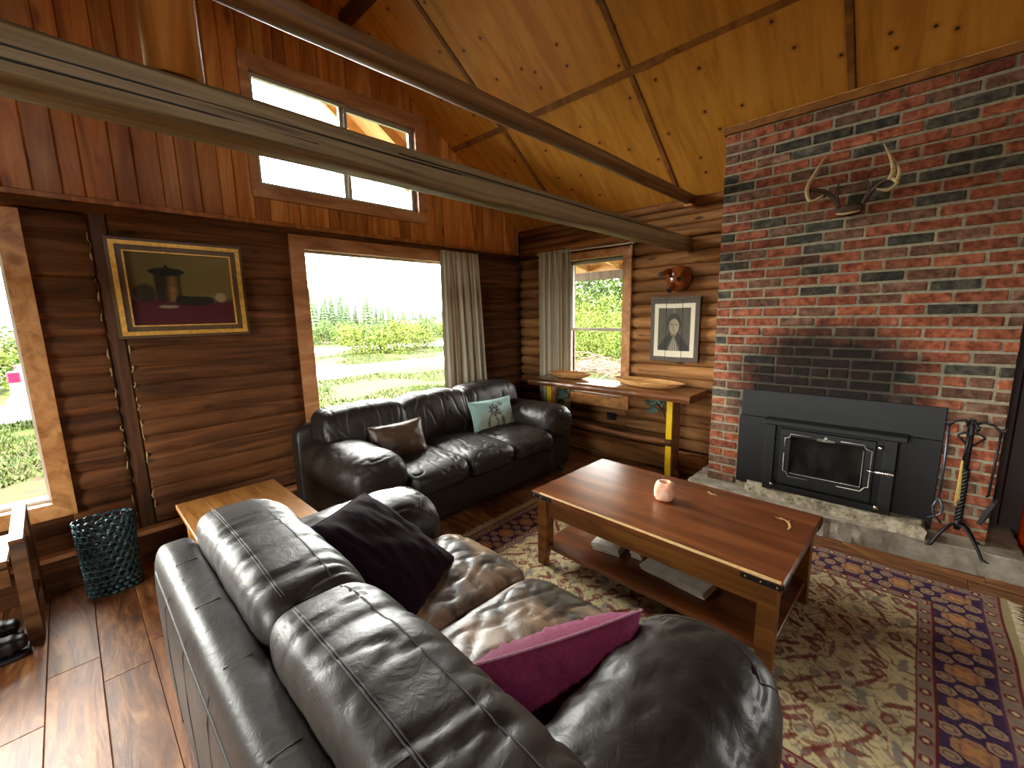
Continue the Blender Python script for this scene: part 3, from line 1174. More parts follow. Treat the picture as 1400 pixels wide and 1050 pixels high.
# ------------------------------------------------------------------ hearth
HT = 0.14
def rough_slab(poly_top, z0, z1, amp, seed, n=26):
    """prism of a polygon with broken, uneven sides and top"""
    pts = []
    for i in range(len(poly_top)):
        a, b = Vector(poly_top[i]), Vector(poly_top[(i + 1) % len(poly_top)])
        m_ = max(2, int((b - a).length / 0.035))
        for k in range(m_):
            pts.append(a.lerp(b, k / m_))
    cen = sum(pts, Vector((0, 0))) / len(pts)
    rows = [z0, z0 + (z1 - z0) * 0.35, z0 + (z1 - z0) * 0.7, z1 - 0.006, z1]
    mb = MB()
    vs, fs = [], []
    for r_i, z in enumerate(rows):
        for p in pts:
            d = (p - cen).normalized()
            off = amp * fbm(p.x * 14 + seed, p.y * 14, z * 30) - (0.012 if r_i == len(rows) - 1 else 0)
            q = p + d * off
            vs.append((q.x, q.y, z + (0.004 * noise.noise(Vector((p.x * 9, p.y * 9, seed))) if r_i >= 3 else 0)))
    m_ = len(pts)
    for r_i in range(len(rows) - 1):
        for k in range(m_):
            l = (k + 1) % m_
            fs.append((r_i * m_ + k, r_i * m_ + l, (r_i + 1) * m_ + l, (r_i + 1) * m_ + k))
    fs.append(tuple(range(m_))[::-1])
    fs.append(tuple((len(rows) - 1) * m_ + k for k in range(m_)))
    return mb.add(vs, fs)


hearth = tag(rough_slab([(-0.53, -2.29), (-0.02, -2.29), (-0.02, -4.05), (-0.53, -4.06), (-0.60, -3.2)], 0.001, HT, 0.012, 3).build('hearth', 'concrete'),
             'rough grey concrete hearth slab under the stove', 'hearth', kind='structure')
tag(rough_slab([(-0.495, -2.71), (-0.44, -2.69), (-0.44, -3.66), (-0.592, -3.665)], HT + 0.001, HT + 0.078, 0.02, 8).build('stone_slab', 'stone'),
    'long raised rough stone slab lying on the hearth before the stove', 'stone slab')

# ------------------------------------------------------------------ wood stove insert
st = empty('stove_insert', (-0.48, -3.16, HT + 0.06), 'black cast wood stove insert with glass door set in the brick chimney', 'stove')
PZ0 = 0.165
MB().cbox(-0.452, -3.69, 0.711, -0.44, -2.63, 0.905, 0.003).build('surround_top', 'black_metal', st)
MB().cbox(-0.452, -2.825, PZ0 + 0.03, -0.44, -2.62, 0.708, 0.003).build('surround_side', 'black_metal', st)
MB().cbox(-0.452, -3.69, PZ0, -0.44, -3.495, 0.708, 0.003).build('surround_side', 'black_metal', st)
MB().cbox(-0.505, -3.50, 0.225, -0.36, -2.82, 0.69, 0.004).build('firebox', 'black_metal', st)
MB().cbox(-0.555, -3.545, 0.688, -0.452, -2.80, 0.724, 0.006).build('top_shelf', 'black_metal', st)
for ya, yb in ((-2.875, -2.815), (-3.505, -3.445)):
    MB().cbox(-0.532, yb if yb < ya else ya, 0.215, -0.45, ya if yb < ya else yb, 0.688, 0.004).build('side_column', 'black_metal', st)
MB().cbox(-0.54, -3.44, 0.225, -0.5, -2.88, 0.262, 0.004).build('lower_rail', 'black_metal', st)
door = MB()
D0, D1, DZ0, DZ1 = -3.408, -2.905, 0.272, 0.668
door.cbox(-0.53, D0, DZ0, -0.505, D1, 0.352, 0.004).cbox(-0.53, D0, 0.618, -0.505, D1, DZ1, 0.004)
door.cbox(-0.53, D0, 0.352, -0.505, -3.362, 0.618, 0.004).cbox(-0.53, -2.968, 0.352, -0.505, D1, 0.618, 0.004)
door = door.build('stove_door', 'black_metal', st)
MB().box(-0.517, -3.362, 0.352, -0.512, -2.968, 0.618).build('stove_glass', 'stove_glass', door)
xl = -0.532
def line(pts, name='silver_line', r=0.003):
    MB().tube([(xl, y_, z_) for y_, z_ in pts], r, 6).build(name, 'silver_line', door, True)
def notch(cy, cz, sy, sz, r=0.028):
    return [(cy + sy * r * (1 - math.sin(a * H / 4)), cz + sz * r * (1 - math.cos(a * H / 4))) for a in range(5)]
yl, yr, zt_, zb_ = -2.934, -3.392, 0.636, 0.337
line([(-3.080, zt_), (-2.964, zt_), (-2.962, zt_ - 0.016), (-2.950, zt_ - 0.028), (yl, zt_ - 0.032), (yl, 0.545)])
line([(yl, 0.50), (yl, zb_ + 0.035), (-2.952, zb_ + 0.028), (-2.962, zb_ + 0.012), (-2.966, zb_), (-3.08, zb_)])
line([(-3.235, zt_), (-3.352, zt_), (-3.358, zt_ - 0.016), (-3.372, zt_ - 0.028), (yr, zt_ - 0.032), (yr, zb_ + 0.035), (-3.374, zb_ + 0.028), (-3.362, zb_ + 0.012), (-3.356, zb_), (-3.235, zb_)])
line([(-2.975, 0.362), (-3.352, 0.362), (-3.352, 0.60)], 'glass_edge', 0.0015)
# emblem: small flame over the lettering
MB().prism([(-3.147, 0.634), (-3.167, 0.634), (-3.164, 0.645), (-3.157, 0.653), (-3.151, 0.645)], 0, -0.534, -0.53).build('emblem', 'silver_line', door)
cu = bpy.data.curves.new('lettering', 'FONT')
cu.body = 'OSBURN'
cu.size = 0.024
cu.extrude = 0.0006
cu.align_x = 'CENTER'
tmp = bpy.data.objects.new('lettering', cu)
col.objects.link(tmp)
bpy.context.view_layer.update()
tme = bpy.data.meshes.new_from_object(tmp.evaluated_get(bpy.context.evaluated_depsgraph_get()))
bpy.data.objects.remove(tmp)
tme.materials.clear()
tme.materials.append(M['silver_line'])
lt = bpy.data.objects.new('lettering', tme)
lt.matrix_world = Matrix(((0, 0, -1, -0.5315), (-1, 0, 0, -3.158), (0, 1, 0, 0.6165), (0, 0, 0, 1)))
col.objects.link(lt)
attach(lt, door)
for yy, zz in ((-3.43, 0.637), (-3.44, 0.262)):
    MB().lathe([(0.006, 0.0), (0.006, -0.022), (0.013, -0.026), (0.016, -0.036), (0.012, -0.046), (0.004, -0.049)], (-0.515, yy, zz), 14, 'x').build('air_knob', 'chrome', st, True)
MB().lathe([(0.005, 0.0), (0.005, -0.015), (0.010, -0.018), (0.010, -0.028), (0.003, -0.03)], (-0.525, -2.875, 0.262), 12, 'x').build('hinge_knob', 'chrome', st, True)
hp = MB().tube([(-0.53, -3.378, 0.488), (-0.565, -3.382, 0.488), (-0.575, -3.40, 0.489), (-0.578, -3.42, 0.49)], 0.005, 8)
hp.build('handle_arm', 'chrome', door, True)
sp_pts = []
for k in range(121):
    u_ = k / 120
    rr = 0.0065 + 0.009 * math.sin(math.pi * min(1, u_ * 1.05)) ** 0.7
    a = u_ * 2 * math.pi * 11
    sp_pts.append((-0.578 + rr * math.cos(a), -3.418 - 0.085 * u_, 0.490 + rr * math.sin(a)))
MB().tube(sp_pts, 0.0034, 6).build('spring_handle', 'chrome', door, True)

# ------------------------------------------------------------------ fireplace tools
tx, ty = -0.57, -3.785
fs_ = empty('fireplace_tool_stand', (tx, ty, HT), 'black wrought iron fireplace tool stand with twisted shaft on three legs', 'tool stand')
mb = MB()
sh = []
for k in range(4):
    ph = k * H
    mb.tube([(tx + 0.011 * math.cos(ph + 3.5 * 2 * math.pi * u / 24), ty + 0.011 * math.sin(ph + 3.5 * 2 * math.pi * u / 24), 0.30 + 0.30 * u / 24) for u in range(25)], 0.0075, 6)
mb.tube([(tx, ty, 0.60), (tx, ty, 0.875)], 0.010, 8).tube([(tx, ty, 0.25), (tx, ty, 0.31)], 0.014, 8)
mb.build('shaft', 'iron', fs_, True)
for fx, fy in ((-0.625, -3.69), (-0.665, -3.885), (-0.45, -3.875)):
    dx, dy = fx - tx, fy - ty
    pts = [(tx, ty, 0.275)] + [(tx + dx * q, ty + dy * q, HT + 0.004 + (0.145 * (1 - q ** 1.8) if q < 0.99 else 0.004)) for q in (0.25, 0.5, 0.7, 0.85, 0.95)] + [(tx + dx, ty + dy, HT + 0.006), (tx + dx * 1.22, ty + dy * 1.22, HT + 0.006)]
    MB().tube(pts, [0.008, 0.008, 0.008, 0.008, 0.0075, 0.0075, 0.008, 0.004], 8).build('leg', 'iron', fs_, True)
for hx, hy in ((tx + 0.01, -3.695), (tx - 0.02, -3.885), (tx - 0.055, -3.80), (tx + 0.055, -3.77)):
    dx, dy = hx - tx, hy - ty
    MB().tube([(tx, ty, 0.84), (tx + dx * 0.35, ty + dy * 0.35, 0.868), (tx + dx * 0.75, ty + dy * 0.75, 0.855), (hx, hy, 0.825), (tx + dx * 1.12, ty + dy * 1.12, 0.832), (tx + dx * 1.18, ty + dy * 1.18, 0.85)], 0.0065, 7).build('hook', 'iron', fs_, True)
mb = MB()
mb.tube([(tx - 0.004, ty + 0.055 * math.cos(a), 0.765 + 0.04 * math.sin(a)) for a in np.linspace(0.4, 2.74, 9)] + [(tx, ty, 0.72)], 0.005, 6)
mb.tube([(tx - 0.004, ty - 0.055 * math.cos(a), 0.765 + 0.04 * math.sin(a)) for a in np.linspace(0.4, 2.74, 9)] + [(tx, ty, 0.72)], 0.005, 6)
mb.build('scroll', 'iron', fs_, True)
tg = empty('fire_tongs', (tx + 0.012, -3.695, 0.22), 'slim iron fire tongs hanging left on the tool stand', 'fire tongs')
yy = -3.697
MB().tube([(tx + 0.012, yy, 0.845), (tx + 0.012, yy - 0.004, 0.6), (tx + 0.012, yy - 0.002, 0.40)], 0.006, 7).build('shank', 'iron_blue', tg, True)
MB().tube([(tx + 0.012, yy - 0.002, 0.41), (tx + 0.012, yy + 0.016, 0.35), (tx + 0.012, yy + 0.012, 0.31), (tx + 0.012, yy - 0.026, 0.26)], 0.0055, 7).build('jaw', 'iron_blue', tg, True)
MB().tube([(tx + 0.012, yy - 0.002, 0.41), (tx + 0.012, yy - 0.026, 0.35), (tx + 0.012, yy - 0.018, 0.31), (tx + 0.012, yy + 0.03, 0.275)], 0.0055, 7).build('jaw', 'iron_blue', tg, True)
sv = empty('ash_shovel', (tx - 0.02, -3.89, 0.3), 'iron ash shovel hanging right on the tool stand', 'shovel')
yy = -3.885
MB().tube([(tx - 0.022, yy, 0.83), (tx - 0.022, yy + 0.004, 0.65), (tx - 0.022, yy + 0.008, 0.48), (tx - 0.012, yy + 0.012, 0.47)], 0.0055, 7).build('shank', 'iron', sv, True)
Msh = Matrix.Translation((tx - 0.015, yy - 0.010, 0.395)) @ Matrix.Rotation(math.radians(17), 4, 'X') @ Matrix.Rotation(math.radians(-14), 4, 'Z')
MB().cbox(-0.045, -0.003, -0.08, 0.045, 0.002, 0.08, 0.002, Msh).cbox(-0.046, -0.004, -0.08, -0.042, 0.016, 0.06, 0.002, Msh).cbox(0.042, -0.004, -0.08, 0.046, 0.016, 0.06, 0.002, Msh).build('blade', 'iron', sv)
br = empty('hearth_brush', (tx - 0.055, -3.75, 0.3), 'hearth brush with yellow straw bristles hanging on the tool stand', 'brush')
MB().tube([(tx - 0.055, -3.775, 0.80), (tx - 0.058, -3.765, 0.66)], 0.006, 7).build('handle', 'iron', br, True)
mb = MB()
for k in range(46):
    a, r_ = random.uniform(0, 6.28), random.uniform(0, 0.009)
    q = random.uniform(0.9, 1.5)
    mb.tube([(tx - 0.058 + 0.4 * r_ * math.cos(a), -3.763 + r_ * 0.5 * math.sin(a), 0.665), (tx - 0.058 + r_ * q * math.cos(a), -3.766 + r_ * q * math.sin(a), random.uniform(0.40, 0.46))], 0.0017, 4)
tag(mb.build('bristles', 'bristle', br), kind='stuff')
pk = empty('fire_poker', (tx + 0.055, -3.77, 0.25), 'straight iron poker hanging behind the twisted shaft', 'poker')
MB().tube([(tx + 0.055, -3.775, 0.82), (tx + 0.055, -3.78, 0.5), (tx + 0.055, -3.79, 0.24)], 0.006, 7).build('shank', 'iron', pk, True)
MB().tube([(tx + 0.055, -3.786, 0.30), (tx + 0.04, -3.81, 0.29), (tx + 0.035, -3.815, 0.27)], [0.005, 0.005, 0.002], 6).build('barb', 'iron', pk, True)

# orange red can in the shade right of the chimney
ca = empty('orange_can', (-0.14, -4.17, 0.0), 'orange red can with a pale cap behind the chimney at the right edge', 'can')
MB().lathe([(0.09, 0.0), (0.105, 0.012), (0.105, 0.40), (0.085, 0.44), (0.035, 0.47), (0.035, 0.49)], (-0.14, -4.17, 0), 24).build('body', 'orange_red', ca, 'auto')
MB().lathe([(0.035, 0.49), (0.038, 0.5), (0.038, 0.545), (0.03, 0.555)], (-0.14, -4.17, 0), 16).build('cap', 'white_paint', ca, 'auto')

# ------------------------------------------------------------------ antlers on the chimney
an = empty('deer_antlers', (CX, -3.15, 2.06), 'pale deer antlers with skull plate hung on the brick chimney', 'antlers')
AX = -0.50
S_ = SB((-0.465, -3.15, 2.062), (0.038, 0.066, 0.032), 2.4, 2.6, 1, wrinkle=lambda p, n: 0.007 * fbm(p.x * 40, p.y * 40, p.z * 40))
MB().superbox(S_, 14).build('skull_plate', 'antler_dark', an, True)
MB().tube([(-0.49, -3.09, 2.045), (-0.505, -3.12, 2.036), (-0.507, -3.16, 2.037), (-0.50, -3.205, 2.045)], [0.005, 0.008, 0.007, 0.004], 8).build('skull_rim', 'antler_bone', an, True)
def ant(pts, rs, nm='beam', mat='antler_bone'):
    P_ = []
    R_ = []
    for i in range(len(pts) - 1):
        a, b = Vector(pts[i]), Vector(pts[i + 1])
        p0 = Vector(pts[max(i - 1, 0)])
        p3 = Vector(pts[min(i + 2, len(pts) - 1)])
        for k in range(4):
            t_ = k / 4
            P_.append(0.5 * ((2 * a) + (b - p0) * t_ + (2 * p0 - 5 * a + 4 * b - p3) * t_ ** 2 + (3 * a - p0 - 3 * b + p3) * t_ ** 3))
            R_.append(rs[i] * (1 - t_) + rs[i + 1] * t_)
    P_.append(Vector(pts[-1]))
    R_.append(rs[-1])
    MB().tube(P_, R_, 8).build(nm, mat, an, True)
ant([(-0.47, -3.10, 2.08), (-0.49, -3.05, 2.165), (-0.53, -2.99, 2.196), (-0.56, -2.955, 2.197)], [0.013, 0.012, 0.011, 0.011], 'antler_base', 'antler_dark')
ant([(-0.60, -3.035, 2.145), (-0.60, -2.975, 2.122), (-0.585, -2.947, 2.165), (-0.565, -2.945, 2.23), (-0.56, -2.978, 2.30), (-0.55, -3.016, 2.378)], [0.004, 0.010, 0.011, 0.011, 0.008, 0.002], 'antler_beam')
ant([(-0.565, -2.948, 2.235), (-0.545, -2.965, 2.27), (-0.535, -2.985, 2.303)], [0.008, 0.006, 0.002], 'antler_tine')
ant([(-0.475, -3.095, 2.10), (-0.50, -3.083, 2.183), (-0.52, -3.107, 2.246)], [0.009, 0.007, 0.002], 'brow_tine', 'antler_dark')
ant([(-0.47, -3.205, 2.075), (-0.49, -3.245, 2.14), (-0.53, -3.295, 2.178), (-0.56, -3.335, 2.186)], [0.013, 0.012, 0.011, 0.011], 'antler_base', 'antler_dark')
ant([(-0.555, -3.325, 2.18), (-0.57, -3.337, 2.22), (-0.565, -3.322, 2.29), (-0.55, -3.283, 2.378)], [0.012, 0.011, 0.008, 0.002], 'antler_beam')
ant([(-0.555, -3.335, 2.186), (-0.58, -3.36, 2.15), (-0.60, -3.325, 2.115), (-0.60, -3.275, 2.135)], [0.010, 0.010, 0.009, 0.003], 'antler_tine')
ant([(-0.575, -3.358, 2.16), (-0.57, -3.363, 2.215), (-0.555, -3.33, 2.295)], [0.010, 0.009, 0.002], 'antler_tine')
ant([(-0.475, -3.212, 2.10), (-0.50, -3.236, 2.163), (-0.52, -3.211, 2.234)], [0.009, 0.007, 0.002], 'brow_tine', 'antler_dark')


# ------------------------------------------------------------------ printed sheets (flat colour attribute on a fine grid)
def print_sheet(name, mat, parent, P00, PU, PV, nu, nv, fn, thick=0.0):
    """grid from P00 along PU and PV, fn(u,v)->rgb (numpy arrays)"""
    P00, PU, PV = Vector(P00), Vector(PU), Vector(PV)
    us, vs = np.meshgrid(np.linspace(0, 1, nu + 1), np.linspace(0, 1, nv + 1))
    us, vs = us.ravel(), vs.ravel()
    co = np.array(P00)[None] + us[:, None] * np.array(PU)[None] + vs[:, None] * np.array(PV)[None]
    me = bpy.data.meshes.new(name)
    i = np.arange(nu)[None, :] + (nu + 1) * np.arange(nv)[:, None]
    fc = np.stack([i, i + 1, i + nu + 2, i + nu + 1], -1).reshape(-1, 4)
    me.from_pydata(co.tolist(), [], fc.tolist())
    set_print(me, fn(us, vs))
    me.materials.append(M[mat])
    o = bpy.data.objects.new(name, me)
    col.objects.link(o)
    if parent is not None:
        attach(o, parent)
    return o


def set_print(me, rgb):
    ca_ = me.color_attributes.new('print', 'FLOAT_COLOR', 'POINT')
    ca_.data.foreach_set('color', np.concatenate([rgb, np.ones((len(rgb), 1))], 1).astype(np.float32).ravel())


def L3(h):
    return np.array(lin(h)[:3])


def sstep(a, b, x):
    t_ = np.clip((x - a) / (b - a), 0, 1)
    return t_ * t_ * (3 - 2 * t_)


def blend(base, colr, m):
    return base * (1 - m[:, None]) + np.asarray(colr)[None] * m[:, None]


def vnoise(u, v, s, seed=0):
    return np.array([noise.noise(Vector((a * s, b * s, seed))) for a, b in zip(u, v)])


# still life painting on the log wall
pa = empty('still_life_painting', (-3.275, -0.03, 1.38), 'framed dark still life of a lidded tankard in a gold and brown frame', 'painting')
px0, px1, pz0, pz1 = -3.622, -2.922, 1.380, 1.982
yb_ = -0.022
def frame_ring(name, mat, i0, i1, y0_, y1_):
    a0, a1, b0, b1 = px0 + i0, px1 - i0, pz0 + i0, pz1 - i0
    c0, c1, d0, d1 = px0 + i1, px1 - i1, pz0 + i1, pz1 - i1
    for p in ([(a0, b0), (c0, d0), (c0, d1), (a0, b1)], [(a1, b0), (a1, b1), (c1, d1), (c1, d0)],
              [(a0, b1), (c0, d1), (c1, d1), (a1, b1)], [(a0, b0), (a1, b0), (c1, d0), (c0, d0)]):
        MB().prism(p, 1, y0_, y1_).build(name, mat, pa)
frame_ring('frame_edge', 'frame_brown', 0.0, 0.018, -0.036, 0.0)
frame_ring('gold_moulding', 'gold_leaf', 0.018, 0.042, -0.052, 0.0)
frame_ring('frame_cove', 'frame_brown', 0.042, 0.072, -0.040, 0.0)
frame_ring('gold_fillet', 'gold_leaf', 0.072, 0.080, -0.044, 0.0)
def still_life(u, v):
    n_ = vnoise(u, v, 5) * 0.5 + vnoise(u, v, 17, 3) * 0.25
    b = L3('#6e6034')[None] * (0.75 + 0.35 * u + 0.1 * n_)[:, None]
    b = blend(b, L3('#3c2a20'), sstep(0.42, 0.30, v) * 0.9)
    b = blend(b, L3('#4c161c') * 1.0, sstep(0.36, 0.28, v + 0.05 * n_ - 0.04 * (u < 0.3)))
    b = blend(b, L3('#221c14'), 0.85 * sstep(1.0, 0.4, ((u - 0.14) / 0.13) ** 2 + ((v - 0.45) / 0.15) ** 2 + 0.3 * n_))
    # tankard
    cx_ = 0.36
    hw = 0.115 + 0.03 * np.clip(v - 0.45, 0, 1)
    body = ((v > 0.33) & (v < 0.74)).astype(float) * sstep(0.012, -0.008, np.abs(u - cx_) - hw)
    b = blend(b, L3('#2a2117'), body)
    b = blend(b, L3('#a87c46'), body * 0.8 * np.exp(-((u - 0.40) / 0.045) ** 2) * (0.6 + n_))
    lid = sstep(1.1, 0.9, ((u - cx_) / 0.17) ** 2 + ((v - 0.75) / 0.055) ** 2)
    b = blend(b, L3('#1b1712'), lid)
    b = blend(b, L3('#1b1712'), sstep(1.2, 0.8, ((u - cx_) / 0.02) ** 2 + ((v - 0.815) / 0.03) ** 2))
    book = sstep(1.1, 0.85, (np.abs(u - 0.60) / 0.19) ** 3 + (np.abs(v - 0.35) / 0.075) ** 3)
    b = blend(b, L3('#241d15'), book)
    b = blend(b, L3('#7c6a48'), 0.5 * sstep(1.1, 0.6, ((u - 0.66) / 0.17) ** 2 + ((v - 0.42) / 0.02) ** 2))
    roll_ = sstep(1.2, 0.5, ((u - 0.87) / 0.065) ** 2 + ((v - 0.40) / 0.075) ** 2)
    b = blend(b, L3('#a5916a'), roll_ * 0.9)
    b = blend(b, L3('#97937c'), 0.7 * sstep(1.2, 0.5, ((u - 0.34) / 0.1) ** 2 + ((v - 0.26) / 0.025) ** 2))
    return np.clip(b, 0, 1)
i_ = 0.078
print_sheet('canvas', 'canvas_print', pa, (px0 + i_, yb_, pz0 + i_), (px1 - px0 - 2 * i_, 0, 0), (0, 0, pz1 - pz0 - 2 * i_), 110, 80, still_life)
MB().box(px0 + 0.02, -0.018, pz0 + 0.02, px1 - 0.02, 0.0, pz1 - 0.02).build('backing', 'frame_brown', pa)

# portrait print on three weathered boards
po = empty('portrait_panel', (0.0, -1.92, 1.02), 'sepia portrait print mounted on three weathered grey boards', 'picture')
qy0, qy1, qz0, qz1 = -1.698, -2.146, 1.023, 1.588
def portrait(u, v, a, b_):
    U = a + (b_ - a) * u
    n_ = vnoise(U, v, 9) * 0.5
    mat_ = ((U > 0.085) & (U < 0.915) & (v > 0.075) & (v < 0.925))
    pic = ((U > 0.17) & (U < 0.83) & (v > 0.17) & (v < 0.86))
    board = (L3('#5a4d42')[None] * (0.8 + 0.5 * vnoise(U * 3, v * 0.2, 14, 5))[:, None])
    c_ = board
    c_ = blend(c_, L3('#d6cdb4'), mat_.astype(float))
    ph = L3('#4e4839')[None] * (1 + 0.25 * n_)[:, None]
    cu_ = 0.5
    g_ = np.clip((U - 0.32) / 0.4, 0, 1)
    ph = blend(ph, L3('#2b261d'), sstep(0.03, -0.03, np.abs(U - cu_) - (0.09 + 0.95 * np.clip(0.47 - v, 0, 0.24))) * sstep(0.49, 0.45, v))
    ph = blend(ph, L3('#a39a80'), sstep(0.03, -0.03, np.abs(U - cu_) - 0.55 * np.clip(0.42 - v, 0, 0.2)) * (0.55 + 0.3 * np.sin(U * 150 + 6 * n_)))
    ph = blend(ph, L3('#75694f'), sstep(0.02, -0.02, np.abs(U - cu_) - 0.06) * sstep(0.40, 0.43, v) * sstep(0.52, 0.48, v))
    ph = blend(ph, L3('#2f2a20'), sstep(1.15, 0.85, ((U - cu_) / 0.15) ** 2 + ((v - 0.61) / 0.165) ** 2))
    face = sstep(1.2, 0.75, ((U - cu_) / 0.108) ** 2 + ((v - 0.565) / 0.125) ** 2)
    fc = L3('#a29478')[None] * (0.55 + 0.6 * g_ + 0.25 * n_)[:, None]
    ph = ph * (1 - face[:, None]) + fc * face[:, None]
    for ex in (-0.043, 0.043):
        ph = blend(ph, L3('#3a3226'), 0.6 * sstep(1.6, 0.3, ((U - cu_ - ex) / 0.030) ** 2 + ((v - 0.595) / 0.016) ** 2))
    ph = blend(ph, L3('#54493a'), 0.55 * sstep(1.6, 0.3, ((U - cu_ + 0.012) / 0.014) ** 2 + ((v - 0.555) / 0.04) ** 2))
    ph = blend(ph, L3('#41382b'), 0.55 * sstep(1.6, 0.3, ((U - cu_) / 0.038) ** 2 + ((v - 0.497) / 0.010) ** 2))
    return np.where(pic[:, None], ph, c_)
cuts = [0.0, 0.335, 0.665, 1.0]
for k in range(3):
    a, b_ = cuts[k], cuts[k + 1]
    ya, yb2 = qy0 + (qy1 - qy0) * a - 0.0015, qy0 + (qy1 - qy0) * b_ + 0.0015
    dz_ = (0.001, -0.001, 0.0)[k]
    pl = MB().cbox(-0.045, yb2, qz0 + dz_, -0.02, ya, qz1 + dz_, 0.002).build('board', 'grey_board', po)
    print_sheet('print', 'paper_print', pl, (-0.0458, ya - 0.0005, qz0 + dz_ + 0.002), (0, yb2 - ya + 0.001, 0), (0, 0, qz1 - qz0 - 0.004), 40, 130, lambda u, v, a=a, b_=b_: portrait(u, v, a, b_))
MB().cbox(-0.02, qy1 + 0.03, qz1 - 0.10, -0.004, qy0 - 0.03, qz1 - 0.06, 0.002).build('back_batten', 'grey_board', po)
MB().cbox(-0.05, qy1 - 0.006, qz1 - 0.004, -0.015, qy0 + 0.004, qz1 + 0.018, 0.003).build('top_rail', 'grey_board', po)

# glazed round wall piece with three tubes
bo = empty('round_wall_ornament', (0.0, -1.93, 1.77), 'glossy brown round wall ornament with three stubby tubes above the portrait', 'ornament')
yc, zc = -1.945, 1.762
MB().lathe([(0.105, 0.005), (0.115, -0.02), (0.112, -0.042), (0.095, -0.07), (0.065, -0.09), (0.03, -0.10), (0.004, -0.102)], (-0.005, yc, zc), 32, 'x').build('dome', 'glaze_brown', bo, True)
for (ty_, tz_), (ey, ez) in (((-1.875, 1.835), (-1.838, 1.795)), ((-1.905, 1.725), (-1.923, 1.655)), ((-1.995, 1.825), (-2.006, 1.748))):
    a, b_ = Vector((-0.07, ty_, tz_)), Vector((-0.172, ey, ez))
    d = b_ - a
    tb = MB().tube([a, a + d * 0.5, b_], 0.022, 14).build('tube', 'glaze_brown', bo, 'auto')
    MB().tube([b_ - d * 0.06, b_ + d * 0.03], [0.0245, 0.024], 14).build('rim', 'chrome', tb, 'auto')
    MB().tube([b_ + d * 0.02, b_ + d * 0.035], 0.018, 14).build('bore', 'cord', tb, 'auto')  # dark disc stands for the shade inside the open tube end
MB().lathe([(0.008, 0), (0.009, -0.006), (0.004, -0.012)], (-0.10, yc + 0.012, zc + 0.002), 12, 'x').build('stud', 'brass', bo, True)
# small black socket box on the log wall
so = empty('wall_socket', (-0.0, -1.27, 0.40), 'small black plug on the log wall behind the slab bench', 'plug')
MB().cbox(-0.045, -1.31, 0.375, 0.0, -1.245, 0.425, 0.006).build('plug', 'black_rubber', so)
MB().cbox(-0.012, -1.33, 0.365, 0.004, -1.225, 0.44, 0.004).build('plate', 'black_rubber', so)
# ------------------------------------------------------------------ curtains
def curtain(name, label, axis, a0, a1, pos, z0, z1, folds, amp, seed, parent=None, flare=0.0):
    nu, nv = 110, 36
    us, vs = np.meshgrid(np.linspace(0, 1, nu + 1), np.linspace(0, 1, nv + 1))
    us, vs = us.ravel(), vs.ravel()
    pal = [L3(c_) for c_ in ('#b7ae96', '#9c947e', '#d0c8b4', '#8f8468', '#a39c86', '#c4bba2', '#8d6248', '#bcb39c')]
    rgb = np.zeros((len(us), 3))
    st_ = np.floor(us * 34).astype(int)
    seq = [0, 1, 2, 3, 0, 4, 5, 2, 1, 6, 0, 3, 2, 4, 7, 5]
    for k in range(len(us)):
        rgb[k] = pal[seq[st_[k] % 16]]
    fl = 1 + flare * (1 - vs)
    along = a0 + (a1 - a0) * us * fl
    wob = np.array([noise.noise(Vector((u * 3.1, v * 1.3, seed))) for u, v in zip(us, vs)])
    dep = amp * np.sin(us * folds * 2 * math.pi + 1.3 * wob + seed) * (0.55 + 0.45 * (1 - vs)) + 0.018 * wob
    z = z0 + (z1 - z0) * vs
    th = 0.002
    if axis == 'x':
        co = np.stack([along, pos + dep, z], -1)
        off = np.array([0, th, 0])
    else:
        co = np.stack([pos + dep, along, z], -1)
        off = np.array([th, 0, 0])
    N = len(co)
    co2 = np.concatenate([co, co + off])
    i = (np.arange(nu)[None, :] + (nu + 1) * np.arange(nv)[:, None]).reshape(-1)
    f1 = np.stack([i, i + 1, i + nu + 2, i + nu + 1], -1)
    me_ = bpy.data.meshes.new(name)
    me_.from_pydata(co2.tolist(), [], f1.tolist() + (f1[:, ::-1] + N).tolist())
    me_.polygons.foreach_set('use_smooth', [True] * len(me_.polygons))
    set_print(me_, np.concatenate([rgb, rgb]))
    me_.materials.append(M['curtain_cloth'])
    o = bpy.data.objects.new(name, me_)
    col.objects.link(o)
    if parent is not None:
        attach(o, parent)
    if label:
        tag(o, label, 'curtain', 'striped curtains')
    return o


curtain('curtain', 'striped beige curtain drawn to the right of the picture window behind the sofa', 'x', -1.215, -0.735, -0.075, 0.50, 2.115, 5.5, 0.030, 1.0, flare=0.16)
curtain('curtain', 'striped beige curtain hanging from the white rod at the double hung window', 'y', -0.82, -0.385, -0.085, 0.22, 2.145, 6, 0.026, 4.0, flare=-0.02)
rod = empty('curtain_rod', (-0.085, -0.94, 2.12), 'thin white curtain rod above the double hung window', 'curtain rod')
MB().tube([(-0.085, -0.362, 2.126), (-0.085, -1.505, 2.115)], 0.007, 10).build('rod', 'white_paint', rod, True)
for yy, zz in ((-0.355, 2.126), (-1.515, 2.115)):
    MB().lathe([(0.004, -0.018), (0.014, -0.010), (0.016, 0), (0.013, 0.009), (0.004, 0.016)], (-0.085, yy, zz), 12, 'y').build('finial', 'chrome', rod, True)
for yy, zz in ((-0.375, 2.126), (-1.49, 2.116)):
    MB().tube([(-0.085, yy, zz), (-0.05, yy, zz + 0.002), (-0.015, yy, zz + 0.01), (0.01, yy, zz + 0.03)], 0.005, 6).build('bracket', 'white_paint', rod, True)

# ------------------------------------------------------------------ slab console bench under the window
cb = empty('slab_console', (-0.3, -1.4, 0.0), 'live edge slab console with yellow legs under the window', 'console table')
